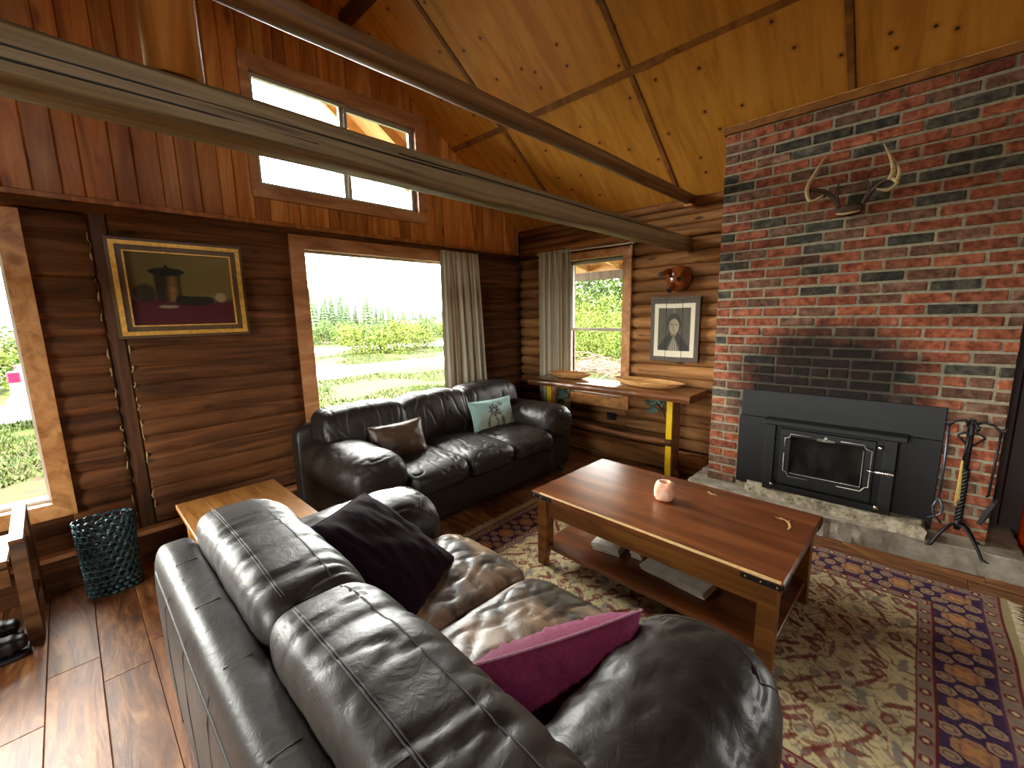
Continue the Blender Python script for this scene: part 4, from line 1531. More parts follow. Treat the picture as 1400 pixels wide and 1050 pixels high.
# slab: long polygon section with wavy bark edges
n_ = 48
vs, fs = [], []
sec = 12
for i in range(n_):
    u_ = i / (n_ - 1)
    yy = -0.57 + (-2.27 + 0.57) * u_
    xa = -0.515 + 0.012 * noise.noise(Vector((yy * 3, 1, 0))) + 0.008 * noise.noise(Vector((yy * 9, 1, 0)))
    xb = -0.105 + 0.015 * noise.noise(Vector((yy * 3, 7, 0)))
    za, zb = 0.745 + 0.004 * noise.noise(Vector((yy * 4, 3, 0))), 0.810
    ed = 0.014
    for p in ((xa + 0.012, za), (xa - 0.004, za + 0.02), (xa - 0.006, (za + zb) / 2), (xa, zb - 0.016), (xa + ed, zb - 0.003), (xa + 0.035, zb), (xb - 0.035, zb), (xb - ed, zb - 0.004), (xb, zb - 0.02), (xb + 0.004, (za + zb) / 2), (xb, za + 0.014), (xb - 0.02, za)):
        vs.append((p[0], yy, p[1]))
for i in range(n_ - 1):
    for k in range(sec):
        l = (k + 1) % sec
        fs.append((i * sec + k, i * sec + l, (i + 1) * sec + l, (i + 1) * sec + k))
fs += [tuple(range(sec)), tuple((n_ - 1) * sec + k for k in range(sec))]
MB().add(vs, fs).build('slab', 'bench_wood', cb, 'auto')
for yy, sg in ((-2.03, 1), (-0.69, -1)):
    lg = MB().cbox(-0.30, yy - 0.03, 0.0, -0.155, yy + 0.03, 0.745, 0.005).build('leg', 'bench_wood', cb)
    MB().cbox(-0.312, yy - 0.022, 0.0, -0.3005, yy + 0.03, 0.30, 0.002).build('yellow_edge', 'yellow_paint', lg)
    MB().cbox(-0.312, yy - 0.022, 0.365, -0.3005, yy + 0.03, 0.744, 0.002).build('yellow_edge', 'yellow_paint', lg)
    MB().prism([(yy - 0.075, 0.0), (yy + 0.075, 0.0), (yy + 0.05, 0.03), (yy + 0.03, 0.06), (yy - 0.03, 0.06), (yy - 0.05, 0.03)], 0, -0.27, -0.17).build('foot', 'bench_wood', cb)
MB().tube([(-0.305, yy, 0.333 + 0.004 * math.sin(yy * 5)) for yy in np.linspace(-0.60, -2.055, 14)], 0.029, 14).build('stretcher', 'bench_wood', cb, True)
# leaf and vine iron brackets
def leaf_part(mb, c_, d1, d2, s_):
    c_, d1, d2 = Vector(c_), Vector(d1).normalized(), Vector(d2).normalized()
    out = [(0, -0.1), (0.28, -0.3), (0.5, -0.12), (0.42, 0.15), (0.62, 0.42), (0.3, 0.5), (0.18, 0.75), (0, 1.0), (-0.18, 0.75), (-0.3, 0.5), (-0.62, 0.42), (-0.42, 0.15), (-0.5, -0.12), (-0.28, -0.3)]
    nrm = d1.cross(d2)
    vs = [c_ + nrm * 0.006] + [c_ + d1 * a * s_ + d2 * b * s_ for a, b in out]
    vs2 = [v_ - nrm * 0.0025 for v_ in vs]
    n = len(out)
    mb.add(vs + vs2, [(0, i + 1, (i + 1) % n + 1) for i in range(n)] + [(n + 1, n + 1 + (i + 1) % n + 1, n + 1 + i + 1) for i in range(n)] + [(i + 1, n + 2 + i, n + 2 + (i + 1) % n, (i + 1) % n + 1) for i in range(n)])
for yc_, sg in ((-0.75, -1), (-1.97, 1)):
    vb = MB()
    base = Vector((-0.24, yc_, 0.74))
    vb.tube([(-0.24, yc_ + 0.02 * -sg * 0, 0.52), (-0.245, yc_ + sg * 0.03, 0.60), (-0.24, yc_ + sg * 0.10, 0.66), (-0.24, yc_ + sg * 0.19, 0.71), (-0.24, yc_ + sg * 0.22, 0.735)], 0.005, 6)
    vb.tube([(-0.24, yc_ + sg * (0.215 + 0.022 * math.cos(a)), 0.715 + 0.022 * math.sin(a)) for a in np.linspace(-1.5, 4.0, 14)], 0.004, 6)
    v_o = vb.build('vine_bracket', 'iron', cb, True)
    for (dy, dz, s_, a1) in ((0.05, 0.665, 0.075, 0.3), (0.11, 0.70, 0.07, 2.0), (0.10, 0.62, 0.085, 4.2), (0.15, 0.655, 0.06, 5.2), (0.03, 0.705, 0.06, 1.0)):
        lm = MB()
        leaf_part(lm, (-0.262, yc_ + sg * dy, dz), (0.25, math.cos(a1), math.sin(a1)), (-0.2, -math.sin(a1), math.cos(a1)), s_)
        lm.build('leaf', 'leaf_metal', v_o)


def dough_bowl(name, label, c_, lx, ly, h_, rz, flip):
    """carved trencher with pointed ends"""
    n, rows = 40, 7
    vs, fs = [], []
    def ring(sc_, z, inner):
        for k in range(n):
            th = 2 * math.pi * k / n
            ct, st_ = math.cos(th), math.sin(th)
            r = (abs(ct) ** 1.55 + abs(st_) ** 1.9) ** (-1 / 1.7)
            vs.append(Vector((r * st_ * lx * sc_ * (0.94 if inner else 1), r * ct * ly * sc_ * (0.94 if inner else 1), z)))
    prof = [(0.45, 0.0), (0.62, 0.006), (0.80, h_ * 0.4), (0.94, h_ * 0.8), (1.0, h_)]
    for sc_, z in prof:
        ring(sc_, z, False)
    for sc_, z in [(1.0, h_), (0.9, h_ * 0.72), (0.7, h_ * 0.36), (0.4, 0.014)]:
        ring(sc_, z, True)
    R_ = len(prof) + 4
    for i in range(R_ - 1):
        for k in range(n):
            l = (k + 1) % n
            fs.append((i * n + k, i * n + l, (i + 1) * n + l, (i + 1) * n + k))
    fs.append(tuple(range(n))[::-1])
    fs.append(tuple((R_ - 1) * n + k for k in range(n)))
    T = Matrix.Translation(c_) @ Matrix.Rotation(rz, 4, 'Z')
    o = MB().add([T @ v_ for v_ in vs], fs).build(name, 'bowl_wood', None, 'auto')
    return tag(o, label, 'bowl', 'wooden dough bowls on the slab bench')


dough_bowl('dough_bowl', 'pale carved wooden trough bowl nearer the curtain on the slab', (-0.27, -0.93, 0.811), 0.10, 0.26, 0.062, math.radians(8), False)
dough_bowl('dough_bowl', 'wider pale carved wooden trough bowl nearer the chimney on the slab', (-0.30, -1.80, 0.811), 0.135, 0.36, 0.062, math.radians(-6), False)

# ------------------------------------------------------------------ sofas
def pucker(seed, amp, fx, fy, fz):
    def fn(p, n):
        a = noise.noise(Vector((p.x * fx + seed, p.y * fy, p.z * fz + seed)))
        b = noise.noise(Vector((p.x * fx * 2.3 + seed * 2, p.y * fy * 1.9, p.z * fz * 2.1)))
        k_ = 1 - 0.72 * min(1, max(0, (n.y - 0.15) / 0.5))      # the rear panel is taut
        return amp * k_ * (0.8 * a - 0.45 * math.exp(-(b / 0.10) ** 2) + 0.2 * b)
    return fn


def build_sofa(root, L_, seats, worn, seed):
    """local frame: x along the sofa, back at y=0, front towards -y, floor at z=0"""
    ml = 'leather'
    def bld(mb, name, mat, parent=None, smooth=True):
        o = mb.build(name, mat, None, smooth)
        o.parent = parent or root
        return o
    hx = L_ / 2
    # plinth and front rail
    bld(MB().superbox(SB((0, -0.54, 0.185), (hx - 0.06, 0.47, 0.155), 9, 9, 0, pucker(seed, 0.006, 3, 3, 6)), 26), 'base', ml)
    # back frame with rounded top rail
    bk = SB((0, -0.075, 0.385), (hx - 0.02, 0.078, 0.335), 4, 12, 0, pucker(seed + 3, 0.004, 3, 2, 3))
    back = bld(MB().superbox(bk, 34), 'back_frame', ml)
    for u_ in [(-1 + 2 * (k + 1) / (seats * 2 + 2)) for k in range(seats * 2 + 1)]:
        pts = [bk((u_, 1, -0.6)), bk((u_, 1, 0.2)), bk((u_, 1, 0.7)), bk((u_, 1, 1)), bk((u_, 0.4, 1)), bk((u_, -0.3, 1)), bk((u_, -1, 1))]
        MBs = MB().tube(pts, 0.0028, 5)
        bld(MBs, 'seam', 'leather_seam', back)
    pts = [bk((u_, 1, 0.86)) for u_ in np.linspace(-0.98, 0.98, 40)]
    bld(MB().tube(pts, 0.004, 6), 'piping', 'leather_seam', back)
    # arms
    aw = 0.20
    for sg in (-1, 1):
        cx = sg * (hx - aw + 0.005)
        ab = SB((cx, -0.545, 0.285), (aw - 0.035, 0.485, 0.245), 7, 7, 1, pucker(seed + sg, 0.006, 4, 3, 5))
        arm = bld(MB().superbox(ab, 22), 'arm', ml)
        def warp(P, sg=sg):
            # the pad slopes gently down towards the back
            return P + Vector((0, 0, 0.02 * (-P.y) - 0.0))
        wk = pucker(seed + 9 * sg, 0.013, 3.5, 9, 4)
        pad = SB((cx, -0.60, 0.475), (aw + 0.012, 0.455, 0.17), 2.4, 5.0, 1, wk, warp)
        ap = bld(MB().superbox(pad, 36), 'arm_pad', ml)
        pts = [pad((math.cos(a), -0.97, math.sin(a))) for a in np.linspace(-0.3, math.pi + 0.3, 24)]
        pts = [pad((max(-1, min(1, 1.4 * math.cos(a))), -1, max(-1, min(1, 1.4 * math.sin(a))))) for a in np.linspace(-0.4, math.pi + 0.4, 24)]
        bld(MB().tube(pts, 0.003, 5), 'seam', 'leather_seam', ap)
    # seat cushions
    sw = (L_ - 4 * aw + 0.04) / seats
    for k in range(seats):
        cx = -(L_ - 4 * aw + 0.04) / 2 + sw * (k + 0.5)
        wk0 = pucker(seed + 20 + k, 0.013, 6, 5, 4)
        def swarp(P):
            return P + Vector((0, 0, 0.014 * (1 - (P.x / (sw / 2)) ** 2) - 0.10 * max(0, -P.y - 0.26) ** 1.3))
        sb = SB((cx, -0.70, 0.375), (sw / 2 + 0.006, 0.405, 0.105), 3.6, 6.5, 0, wk0, swarp)
        ct = bld(MB().superbox(sb, 48), 'seat_cushion', 'leather_worn' if worn else ml)
        pts = [sb((u_, -1, 0.15)) for u_ in np.linspace(-0.96, 0.96, 24)]
        bld(MB().tube(pts, 0.0026, 5), 'seam', 'leather_seam', ct)
    # back cushions
    tw = (L_ - 0.25) / seats
    for k in range(seats):
        cx = -(L_ - 0.25) / 2 + tw * (k + 0.5)
        wk1 = pucker(seed + 40 + k * 3, 0.015, 6.5, 1.7, 2.0)
        def bwarp(P):
            y_ = P.y + 0.22 * P.z          # lean back
            return Vector((P.x, y_, P.z + 0.02 * (1 - (P.x / (tw / 2)) ** 2)))
        cbs = SB((cx, -0.288, 0.612), (tw / 2 + 0.014, 0.150, 0.205), 3.6, 8.0, 0, wk1, bwarp)
        bc = bld(MB().superbox(cbs, 64), 'back_cushion', ml)
        for vv in (0.42, -0.40):
            for off in ((0.0, 0.045) if vv > 0 else (0.0,)):
                pts = [cbs((u_, vv + off, 1)) for u_ in np.linspace(-0.97, 0.97, 60)]
                bld(MB().tube(pts, 0.0026, 5), 'seam', 'leather_seam', bc)
        for uu in (-0.45,) if k == 0 else (0.1,):
            pts = [cbs((uu + 0.05 * vv, 1, zz)) for vv, zz in ((0, -0.4), (0.3, 0.1), (0.6, 0.5), (1, 0.9))] + [cbs((uu + 0.05, yy_, 1)) for yy_ in (0.9, 0.7, 0.5)]
            bld(MB().tube(pts, 0.0022, 5), 'seam', 'leather_seam', bc)
    for sx_ in (-1, 1):
        for yy_ in (-0.1, -0.95):
            bld(MB().lathe([(0.022, 0.0), (0.028, 0.02), (0.03, 0.06)], (sx_ * (hx - 0.12), yy_, 0), 12), 'foot', 'cord')


s1 = empty('leather_sofa', (-1.715, -0.215, 0.0), 'three seat dark brown leather sofa under the picture window', 'sofa')
build_sofa(s1, 2.19, 3, False, 2.0)
s2 = empty('leather_loveseat', (-3.745, -2.48, 0.0), 'two seat dark leather loveseat in the foreground, seen from behind', 'sofa', rz=H)
build_sofa(s2, 1.80, 2, True, 11.0)


# ------------------------------------------------------------------ pillows
def pillow(name, label, w_, h_, t_, mat, Mx, seed=0, print_fn=None, piping=None, n=30, cat='pillow', ruffle=0.0, group=None):
    mb = MB()
    vs, fs = [], []
    us = []
    for side in (1, -1):
        for j in range(n + 1):
            for i in range(n + 1):
                u_, v_ = -1 + 2 * i / n, -1 + 2 * j / n
                pin = 0.07
                x_ = u_ * (1 - pin * (1 - v_ * v_)) * w_ / 2
                y_ = v_ * (1 - pin * (1 - u_ * u_)) * h_ / 2
                th = t_ / 2 * max(0.0, (1 - abs(u_) ** 2.6) * (1 - abs(v_) ** 2.6)) ** 0.55
                th += (0.010 * noise.noise(Vector((u_ * 3 + seed, v_ * 3, seed))) + 0.008 * ruffle * noise.noise(Vector((u_ * 14 + seed, v_ * 4, seed)))) * (1 if th > 0.002 else 0)
                vs.append(Vector((x_, y_, side * max(th, 0.0008))))
                us.append(((u_ + 1) / 2, (v_ + 1) / 2, side))
    N = (n + 1) ** 2
    for side in (0, 1):
        for j in range(n):
            for i in range(n):
                a = side * N + j * (n + 1) + i
                q = (a, a + 1, a + n + 2, a + n + 1)
                fs.append(q if side == 0 else q[::-1])
    root = empty(name, Mx.translation, label, cat, group)
    o = MB().add([Mx @ v_ for v_ in vs], fs).build('cushion', mat, root, True)
    if print_fn:
        arr = np.array(us)
        set_print(o.data, print_fn(arr[:, 0], arr[:, 1], arr[:, 2]))
    bd = []
    for k in range(4):
        for i in range(n):
            u_ = -1 + 2 * i / n
            bd.append([(u_, -1), (1, u_), (-u_, 1), (-1, -u_)][k])
    pts = [Mx @ Vector((u_ * (1 - 0.07 * (1 - v_ * v_)) * w_ / 2, v_ * (1 - 0.07 * (1 - u_ * u_)) * h_ / 2, 0)) for u_, v_ in bd]
    MB().tube(pts, 0.0035, 6, closed=True).build('piping', piping or mat, root, True)
    return root


def frame(c_, ux, uy):
    """matrix with columns x=ux, y=uy (orthonormalised), z normal"""
    ux = Vector(ux).normalized()
    nz = ux.cross(Vector(uy)).normalized()
    uy = nz.cross(ux)
    return Matrix(((ux.x, uy.x, nz.x, c_[0]), (ux.y, uy.y, nz.y, c_[1]), (ux.z, uy.z, nz.z, c_[2]), (0, 0, 0, 1)))


def teal(u, v, s):
    b = np.tile(L3('#8fb0ac')[None], (len(u), 1))
    b = blend(b, L3('#9c9880'), sstep(0.8, 0.25, v) * sstep(0.02, 0.2, u) * 0.75)
    dark = L3('#3a2a1c')
    d = np.hypot((u - 0.45) * 1.75, v - 0.63)
    an_ = np.arctan2(v - 0.63, (u - 0.45) * 1.75)
    fl = (d < 0.20 + 0.03 * np.cos(an_ * 8)).astype(float)
    fl *= 1 - 0.7 * (np.abs(((d * 22 + 0.3 * np.cos(an_ * 8)) % 2) - 1) < 0.22)
    b = blend(b, dark, fl * (s > 0))
    d2 = np.hypot((u - 0.63) * 1.9, v - 0.80)
    b = blend(b, dark, ((d2 < 0.10) & (np.abs(((d2 * 34) % 2) - 1) > 0.35)).astype(float) * 0.9 * (s > 0))
    for x0_, k_ in ((0.44, 0.05), (0.52, 0.14), (0.40, -0.12), (0.60, 0.02)):
        xs_ = x0_ + k_ * np.sin((0.6 - v) * 4)
        b = blend(b, dark, ((np.abs(u - xs_) < 0.010 + 0.012 * np.sin(np.clip(v, 0, 0.5) * 6.28) ** 2) & (v < 0.55) & (v > 0.08)).astype(float) * 0.85 * (s > 0))
    return b


pillow('lumbar_pillow', 'small brown satin pillow on the left of the black sofa', 0.42, 0.28, 0.13, 'brown_satin', frame((-2.255, -0.845, 0.580), (1, -0.10, 0.02), (0.10, 0.34, 1)), 3)
pillow('lumbar_pillow', 'pale teal pillow with a brown embroidered flower on the sofa', 0.50, 0.29, 0.13, 'pillow_print', frame((-1.24, -0.775, 0.578), (1, -0.06, -0.015), (0.02, 0.34, 1)), 5, teal, 'pillow_print')
# plain piping on the printed pillow needs its own colours
for o in bpy.data.objects:
    if o.name.startswith('piping') and o.data.materials and o.data.materials[0].name == 'pillow_print':
        set_print(o.data, np.tile(L3('#a8c4c0')[None], (len(o.data.vertices), 1)))
pillow('velvet_pillow', 'large dark plum velvet pillow leaning on the far arm of the loveseat', 0.47, 0.53, 0.15, 'velvet_plum', frame((-3.135, -2.135, 0.60), (0.53, 0.28, -0.02), (-0.23, 0.665, 0.40)), 7, ruffle=1)
pillow('magenta_cushion', 'magenta cushion with piping at the near end of the loveseat', 0.50, 0.30, 0.20, 'magenta', frame((-3.045, -2.91, 0.500), (0.428, -0.20, 0.0), (-0.025, -0.012, 0.17)), 9, piping='pink_piping', ruffle=2)

# ------------------------------------------------------------------ coffee table
TZ = 0.47
ct = empty('coffee_table', (-1.744, -2.628, 0.0), 'dark reddish wood trunk style coffee table with lower shelf on the rug', 'table', rz=math.radians(-1.6))
def tpart(mb, name, mat, parent=None, smooth=False):
    o = mb.build(name, mat, None, smooth)
    o.parent = parent or ct
    return o
TX, TY = 0.3675, 0.6365
top = tpart(MB().cbox(-TX, -TY, TZ - 0.034, TX, TY, TZ, 0.006), 'tabletop', 'table_wood')
tpart(MB().cbox(-TX + 0.012, -TY + 0.012, TZ - 0.052, TX - 0.012, TY - 0.012, TZ - 0.034, 0.004), 'top_moulding', 'table_side')
# worn pale strip along the front edge
mb = MB()
prev = None
for i in range(60):
    yy = -TY + 0.01 + 1.2 * i / 59
    h_ = 0.0012 + 0.007 * (0.55 + 0.5 * noise.noise(Vector((yy * 6, 0, 0)))) * (1 if i > 2 else 0.5) * max(0.12, 1 - 1.25 * (i / 59))
    cur = [(-TX - 0.0012, yy, TZ - 0.004 - h_), (-TX - 0.0012, yy, TZ - 0.006), (-TX + 0.0062, yy, TZ + 0.0012), (-TX + 0.0062 + h_ * 0.6, yy, TZ + 0.0012)]
    o_ = len(mb.v)
    mb.v += cur
    if prev is not None:
        for k in range(3):
            mb.f.append((prev + k, prev + k + 1, o_ + k + 1, o_ + k))
    prev = o_
tpart(mb, 'worn_edge', 'scrape_wood', top)
for sy in (-1, 1):
    for k in range(2):
        pass
def strap(x0, y0, x1, y1):
    s_ = tpart(MB().cbox(x0, y0, TZ - 0.036, x1, y1, TZ - 0.012, 0.002), 'corner_strap', 'iron', top)
    return s_
for sx in (-1, 1):
    for sy in (-1, 1):
        s_ = strap(sx * (TX + 0.002), sy * (TY - 0.005), sx * (TX - 0.001), sy * (TY - 0.15))
        for q in (0.02, 0.075, 0.13):
            tpart(MB().lathe([(0.004, 0), (0.0045, sx * 0.003), (0.002, sx * 0.0055)], (sx * (TX + 0.001), sy * (TY - q), TZ - 0.024), 8, 'x'), 'stud', 'brass', s_, True)
        strap(sx * TX, sy * (TY + 0.002), sx * (TX - 0.12), sy * (TY - 0.001))
# pale scrape marks on the top
mk = MB()
pts = [(-0.19 + 0.05 * math.sin(q), -0.50 + 0.052 * math.cos(q), TZ + 0.001) for q in np.linspace(1.9, 0.2, 9)]
mk.tube([(0.20, -0.485, TZ + 0.001), (0.195, -0.515, TZ + 0.001), (0.17, -0.535, TZ + 0.001), (0.13, -0.547, TZ + 0.001), (0.10, -0.545, TZ + 0.001)], [0.002, 0.005, 0.006, 0.006, 0.003], 6, 0.2)
for (ax, ay, bx, by) in ((0.20, -0.47, 0.185, -0.50), (0.215, -0.49, 0.19, -0.51), (0.205, -0.53, 0.18, -0.53)):
    mk.tube([(ax, ay, TZ + 0.001), (bx, by, TZ + 0.001)], 0.002, 5, 0.3)
tpart(mk, 'scrape_mark', 'scrape_wood', top)
mk = MB()
for (ax, ay, bx, by) in ((0.285, -0.115, 0.262, -0.15), (0.27, -0.12, 0.272, -0.165), (0.255, -0.135, 0.262, -0.17)):
    mk.tube([(ax, ay, TZ + 0.001), (bx, by, TZ + 0.001)], 0.003, 5, 0.3)
tpart(mk, 'scrape_mark', 'scrape_wood', top)
# aprons, legs, shelf
tpart(MB().cbox(-TX + 0.035, -TY + 0.06, 0.325, -TX + 0.055, TY - 0.06, TZ - 0.052, 0.003), 'drawer_front', 'table_side')
tpart(MB().cbox(TX - 0.055, -TY + 0.06, 0.325, TX - 0.035, TY - 0.06, TZ - 0.052, 0.003), 'drawer_front', 'table_side')
for sy in (-1, 1):
    tpart(MB().cbox(-TX + 0.06, sy * (TY - 0.035), 0.325, TX - 0.06, sy * (TY - 0.055), TZ - 0.052, 0.003), 'end_panel', 'table_side')
for sx in (-1, 1):
    for sy in (-1, 1):
        x0, x1 = sx * (TX - 0.025), sx * (TX - 0.09)
        y0, y1 = sy * (TY - 0.025), sy * (TY - 0.09)
        xb, yb2 = sx * (TX - 0.068), sy * (TY - 0.068)
        vs = [(x0, y0, TZ - 0.052), (x1, y0, TZ - 0.052), (x1, y1, TZ - 0.052), (x0, y1, TZ - 0.052), (x0, y0, 0.16), (x1, y0, 0.16), (x1, y1, 0.16), (x0, y1, 0.16),
              (x0, y0, 0.011), (xb, y0, 0.011), (xb, yb2, 0.011), (x0, yb2, 0.011)]
        fs = [(0, 1, 2, 3), (8, 9, 10, 11)] + [(i, (i + 1) % 4, 4 + (i + 1) % 4, 4 + i) for i in range(4)] + [(4 + i, 4 + (i + 1) % 4, 8 + (i + 1) % 4, 8 + i) for i in range(4)]
        tpart(MB().add(vs, fs), 'leg', 'table_side')
sh_o = tpart(MB().cbox(-TX + 0.04, -TY + 0.035, 0.115, TX - 0.04, TY - 0.035, 0.14, 0.004), 'shelf', 'table_wood')

# magazines on the shelf
def booklet(name, label, cx, cy, z, w_, l_, t_, rz, pages=4):
    root = empty(name, (cx, cy, z), label, 'magazine', 'magazines on the table shelf', rz=rz)
    for k in range(pages):
        zz = t_ * k / pages
        vs, fs = [], []
        n = 8
        for i in range(n + 1):
            u_ = i / n
            lift = 0.012 * (k / pages) * math.sin(math.pi * u_) + 0.004 * noise.noise(Vector((u_ * 4, k, cx)))
            for sx in (-1, 1):
                vs.append((sx * w_ / 2 + 0.006 * (k % 2), -l_ / 2 + l_ * u_ + 0.004 * k, zz + lift + 0.001))
                vs.append((sx * w_ / 2 + 0.006 * (k % 2), -l_ / 2 + l_ * u_ + 0.004 * k, zz + lift + t_ / pages * 0.85 + 0.001))
        for i in range(n):
            a = i * 4
            fs += [(a, a + 4, a + 6, a + 2), (a + 1, a + 3, a + 7, a + 5), (a, a + 1, a + 5, a + 4), (a + 2, a + 6, a + 7, a + 3)]
        fs += [(0, 2, 3, 1), (n * 4, n * 4 + 1, n * 4 + 3, n * 4 + 2)]
        o = MB().add(vs, fs).build('cover' if k == pages - 1 else 'pages', 'paper', None)
        o.parent = root
    return root
booklet('magazine', 'pale curling magazines on the table shelf nearest the loveseat arm', -1.87, -2.76, 0.141, 0.13, 0.34, 0.022, math.radians(-6))
booklet('magazine', 'pale papers on the table shelf nearest the black sofa', -1.85, -2.36, 0.141, 0.12, 0.16, 0.035, math.radians(9))
booklet('magazine', 'single pale folded leaflet on the table shelf between two stacks', -1.77, -2.52, 0.141, 0.16, 0.06, 0.03, math.radians(3), 3)

# salt candle holder
sc_ = (-1.722, -2.613)
S_ = SB((sc_[0], sc_[1], TZ + 0.053), (0.051, 0.051, 0.052), 2.4, 4.2, 2, lambda p, n: 0.004 * fbm(p.x * 28, p.y * 28, p.z * 28))
def saltwarp(P):
    r_ = math.hypot(P.x, P.y)
    if P.z > 0.03 and r_ < 0.026:
        P = Vector((P.x, P.y, P.z - 0.022 * (1 - (r_ / 0.026) ** 2) ** 0.5))
    return P
S_.wp = saltwarp
tag(MB().superbox(S_, 26).build('salt_candle_holder', 'salt', None, True), 'pink orange salt crystal candle holder on the coffee table', 'candle holder')

# ------------------------------------------------------------------ rug
RX0, RX1, RY0, RY1 = -2.65, -0.785, -3.985, -1.43
nu, nv = 360, 500
us, vs = np.meshgrid(np.linspace(0, 1, nu + 1), np.linspace(0, 1, nv + 1))
us, vs = us.ravel(), vs.ravel()
X_, Y_ = RX0 + (RX1 - RX0) * us, RY0 + (RY1 - RY0) * vs
skx = 0.02 * (vs - 0.5) * -1
dx = np.minimum(X_ - RX0, RX1 - X_)
dy = np.minimum(Y_ - RY0, RY1 - Y_) - 0.035          # plain woven ends
d = np.minimum(dx, dy)
vert = dx < dy                                        # side border or end border
along = np.where(vert, Y_, X_)
n1 = np.sin(X_ * 91.7 + 3 * np.sin(Y_ * 57.3)) * np.sin(Y_ * 83.1 + 2 * np.sin(X_ * 41.7))
n2 = np.sin(X_ * 31.0 + 2.2 * np.sin(Y_ * 17.3)) * np.sin(Y_ * 27.1 + 2.5 * np.sin(X_ * 19.7))
cream, red, plum, grey, tan, pink, orange = (L3(c_) for c_ in ('#c4b58a', '#70302e', '#463250', '#7f786e', '#a08c6c', '#957c6a', '#a67e5c'))
rgb = np.tile(cream[None], (len(us), 1)) * (1 + 0.08 * n1)[:, None]
# field: rows of slanted leaves, rosettes and vines mirrored about the long axis
fx = np.abs(X_ - (RX0 + RX1) / 2)
def motif(px, py, cx_, cy_, ang_, a, b, tw=0.0):
    c0, s0 = math.cos(ang_), math.sin(ang_)
    qx = (px - cx_) * c0 + (py - cy_) * s0
    qy = -(px - cx_) * s0 + (py - cy_) * c0
    return (qx / a) ** 2 + ((qy - tw * np.sin(qx / a * 3)) / b) ** 2
KS = 0.8
per = 0.46
py_ = ((Y_ + 0.06) / KS) % per
px_ = (fx / KS + 0.12 * np.floor((Y_ + 0.06) / KS / per)) % 0.40
fieldm = d > 0.30
def put(m, colr, k=1.0):
    global rgb
    rgb = blend(rgb, colr, np.where(fieldm, m, 0) * k)
jag = 0.25 * np.sign(np.sin(X_ * 240) * np.sin(Y_ * 240)) * 0.5 + 0.3 * n1
for (cx_, cy_, an_, a, b, co_) in ((0.05, 0.06, 0.5, 0.085, 0.013, red), (0.17, 0.05, 0.0, 0.034, 0.026, red), (0.29, 0.09, 0.7, 0.10, 0.014, red), (0.36, 0.02, 0.2, 0.03, 0.022, grey),
                                   (0.10, 0.16, -0.3, 0.055, 0.020, grey), (0.22, 0.17, 0.9, 0.06, 0.016, red), (0.33, 0.20, 0.0, 0.040, 0.030, red), (0.04, 0.25, 0.0, 0.036, 0.030, red),
                                   (0.15, 0.29, 0.5, 0.095, 0.012, red), (0.26, 0.30, -0.4, 0.05, 0.022, grey), (0.37, 0.33, 0.8, 0.07, 0.015, red), (0.08, 0.38, 0.0, 0.03, 0.022, grey),
                                   (0.20, 0.41, 0.2, 0.034, 0.026, red), (0.31, 0.42, 0.6, 0.085, 0.012, red), (0.01, 0.45, 0.3, 0.05, 0.018, grey)):
    m_ = motif(px_, py_, cx_, cy_, an_, a, b, 0.005)
    put(sstep(1.35, 0.8, m_ + jag), co_, 0.9)
    if a < 0.045:
        put(sstep(0.30, 0.15, m_), tan, 0.9)
        put(((m_ > 2.0) & (m_ < 2.9)).astype(float), grey, 0.45)
for ph, co_ in ((0.0, grey), (0.23, red)):
    vine = np.abs((Y_ + ph + 0.035 * np.sin(fx * 44) + 0.01 * np.sin(fx * 120)) % (per * KS) - per * KS / 2)
    put((vine < 0.005).astype(float), co_, 0.75)
s1 = np.sin(38 * fx + 1.8 * np.sin(29 * Y_)) + np.sin(33 * Y_ + 1.9 * np.sin(31 * fx))
s2 = np.sin(47 * fx + 2.2 * np.sin(23 * Y_ + 1)) + np.sin(41 * Y_ + 2.1 * np.sin(37 * fx + 2))
put(((np.abs(s2) < 0.16) & (s1 < 0.3)).astype(float), grey, 0.55)
put(((np.abs(s1 - 0.5) < 0.13)).astype(float), red, 0.7)
put((s1 < -1.55).astype(float), red, 0.85)
put((s2 > 1.7).astype(float), pink, 0.8)
put(((s2 < -1.6) & (n1 > -0.3)).astype(float), red, 0.7)
# borders
def border(lo, hi):
    return (d > lo) & (d <= hi)
def paint(mask, colr, k=1.0):
    global rgb
    rgb = blend(rgb, colr, mask.astype(float) * k)
paint(d <= 0, L3('#a99c72') * (1.0))
paint(border(0.0, 0.007), red)
for lo, hi in ((0.007, 0.062), (0.25, 0.293)):
    b_ = border(lo, hi)
    rgb = np.where(b_[:, None], (pink * 0.92)[None] * (1 + 0.12 * n1)[:, None], rgb)
    c0 = (lo + hi) / 2
    a_ = (along % 0.085) - 0.0425
    q = ((d - c0) / 0.017) ** 2 + (a_ / 0.016) ** 2
    rgb = blend(rgb, red, (b_ & (q < 1.2) & (q > 0.35)).astype(float))
    rgb = blend(rgb, cream, (b_ & (q <= 0.35)).astype(float))
    a2 = ((along + 0.0425) % 0.085) - 0.0425
    q2 = ((d - c0) / 0.02) ** 2 + (a2 / 0.008) ** 2
    rgb = blend(rgb, grey, (b_ & (q2 < 1.0)).astype(float) * 0.8)
paint(border(0.062, 0.072), plum * 0.9 + red * 0.3)
paint(border(0.24, 0.25), red * 0.8)
paint(border(0.293, 0.302), red)
b_ = border(0.072, 0.24)
rgb = np.where(b_[:, None], plum[None] * (1 + 0.2 * n1)[:, None], rgb)
P_ = 0.205
a_ = (along % P_) - P_ / 2
e = (d - 0.156)
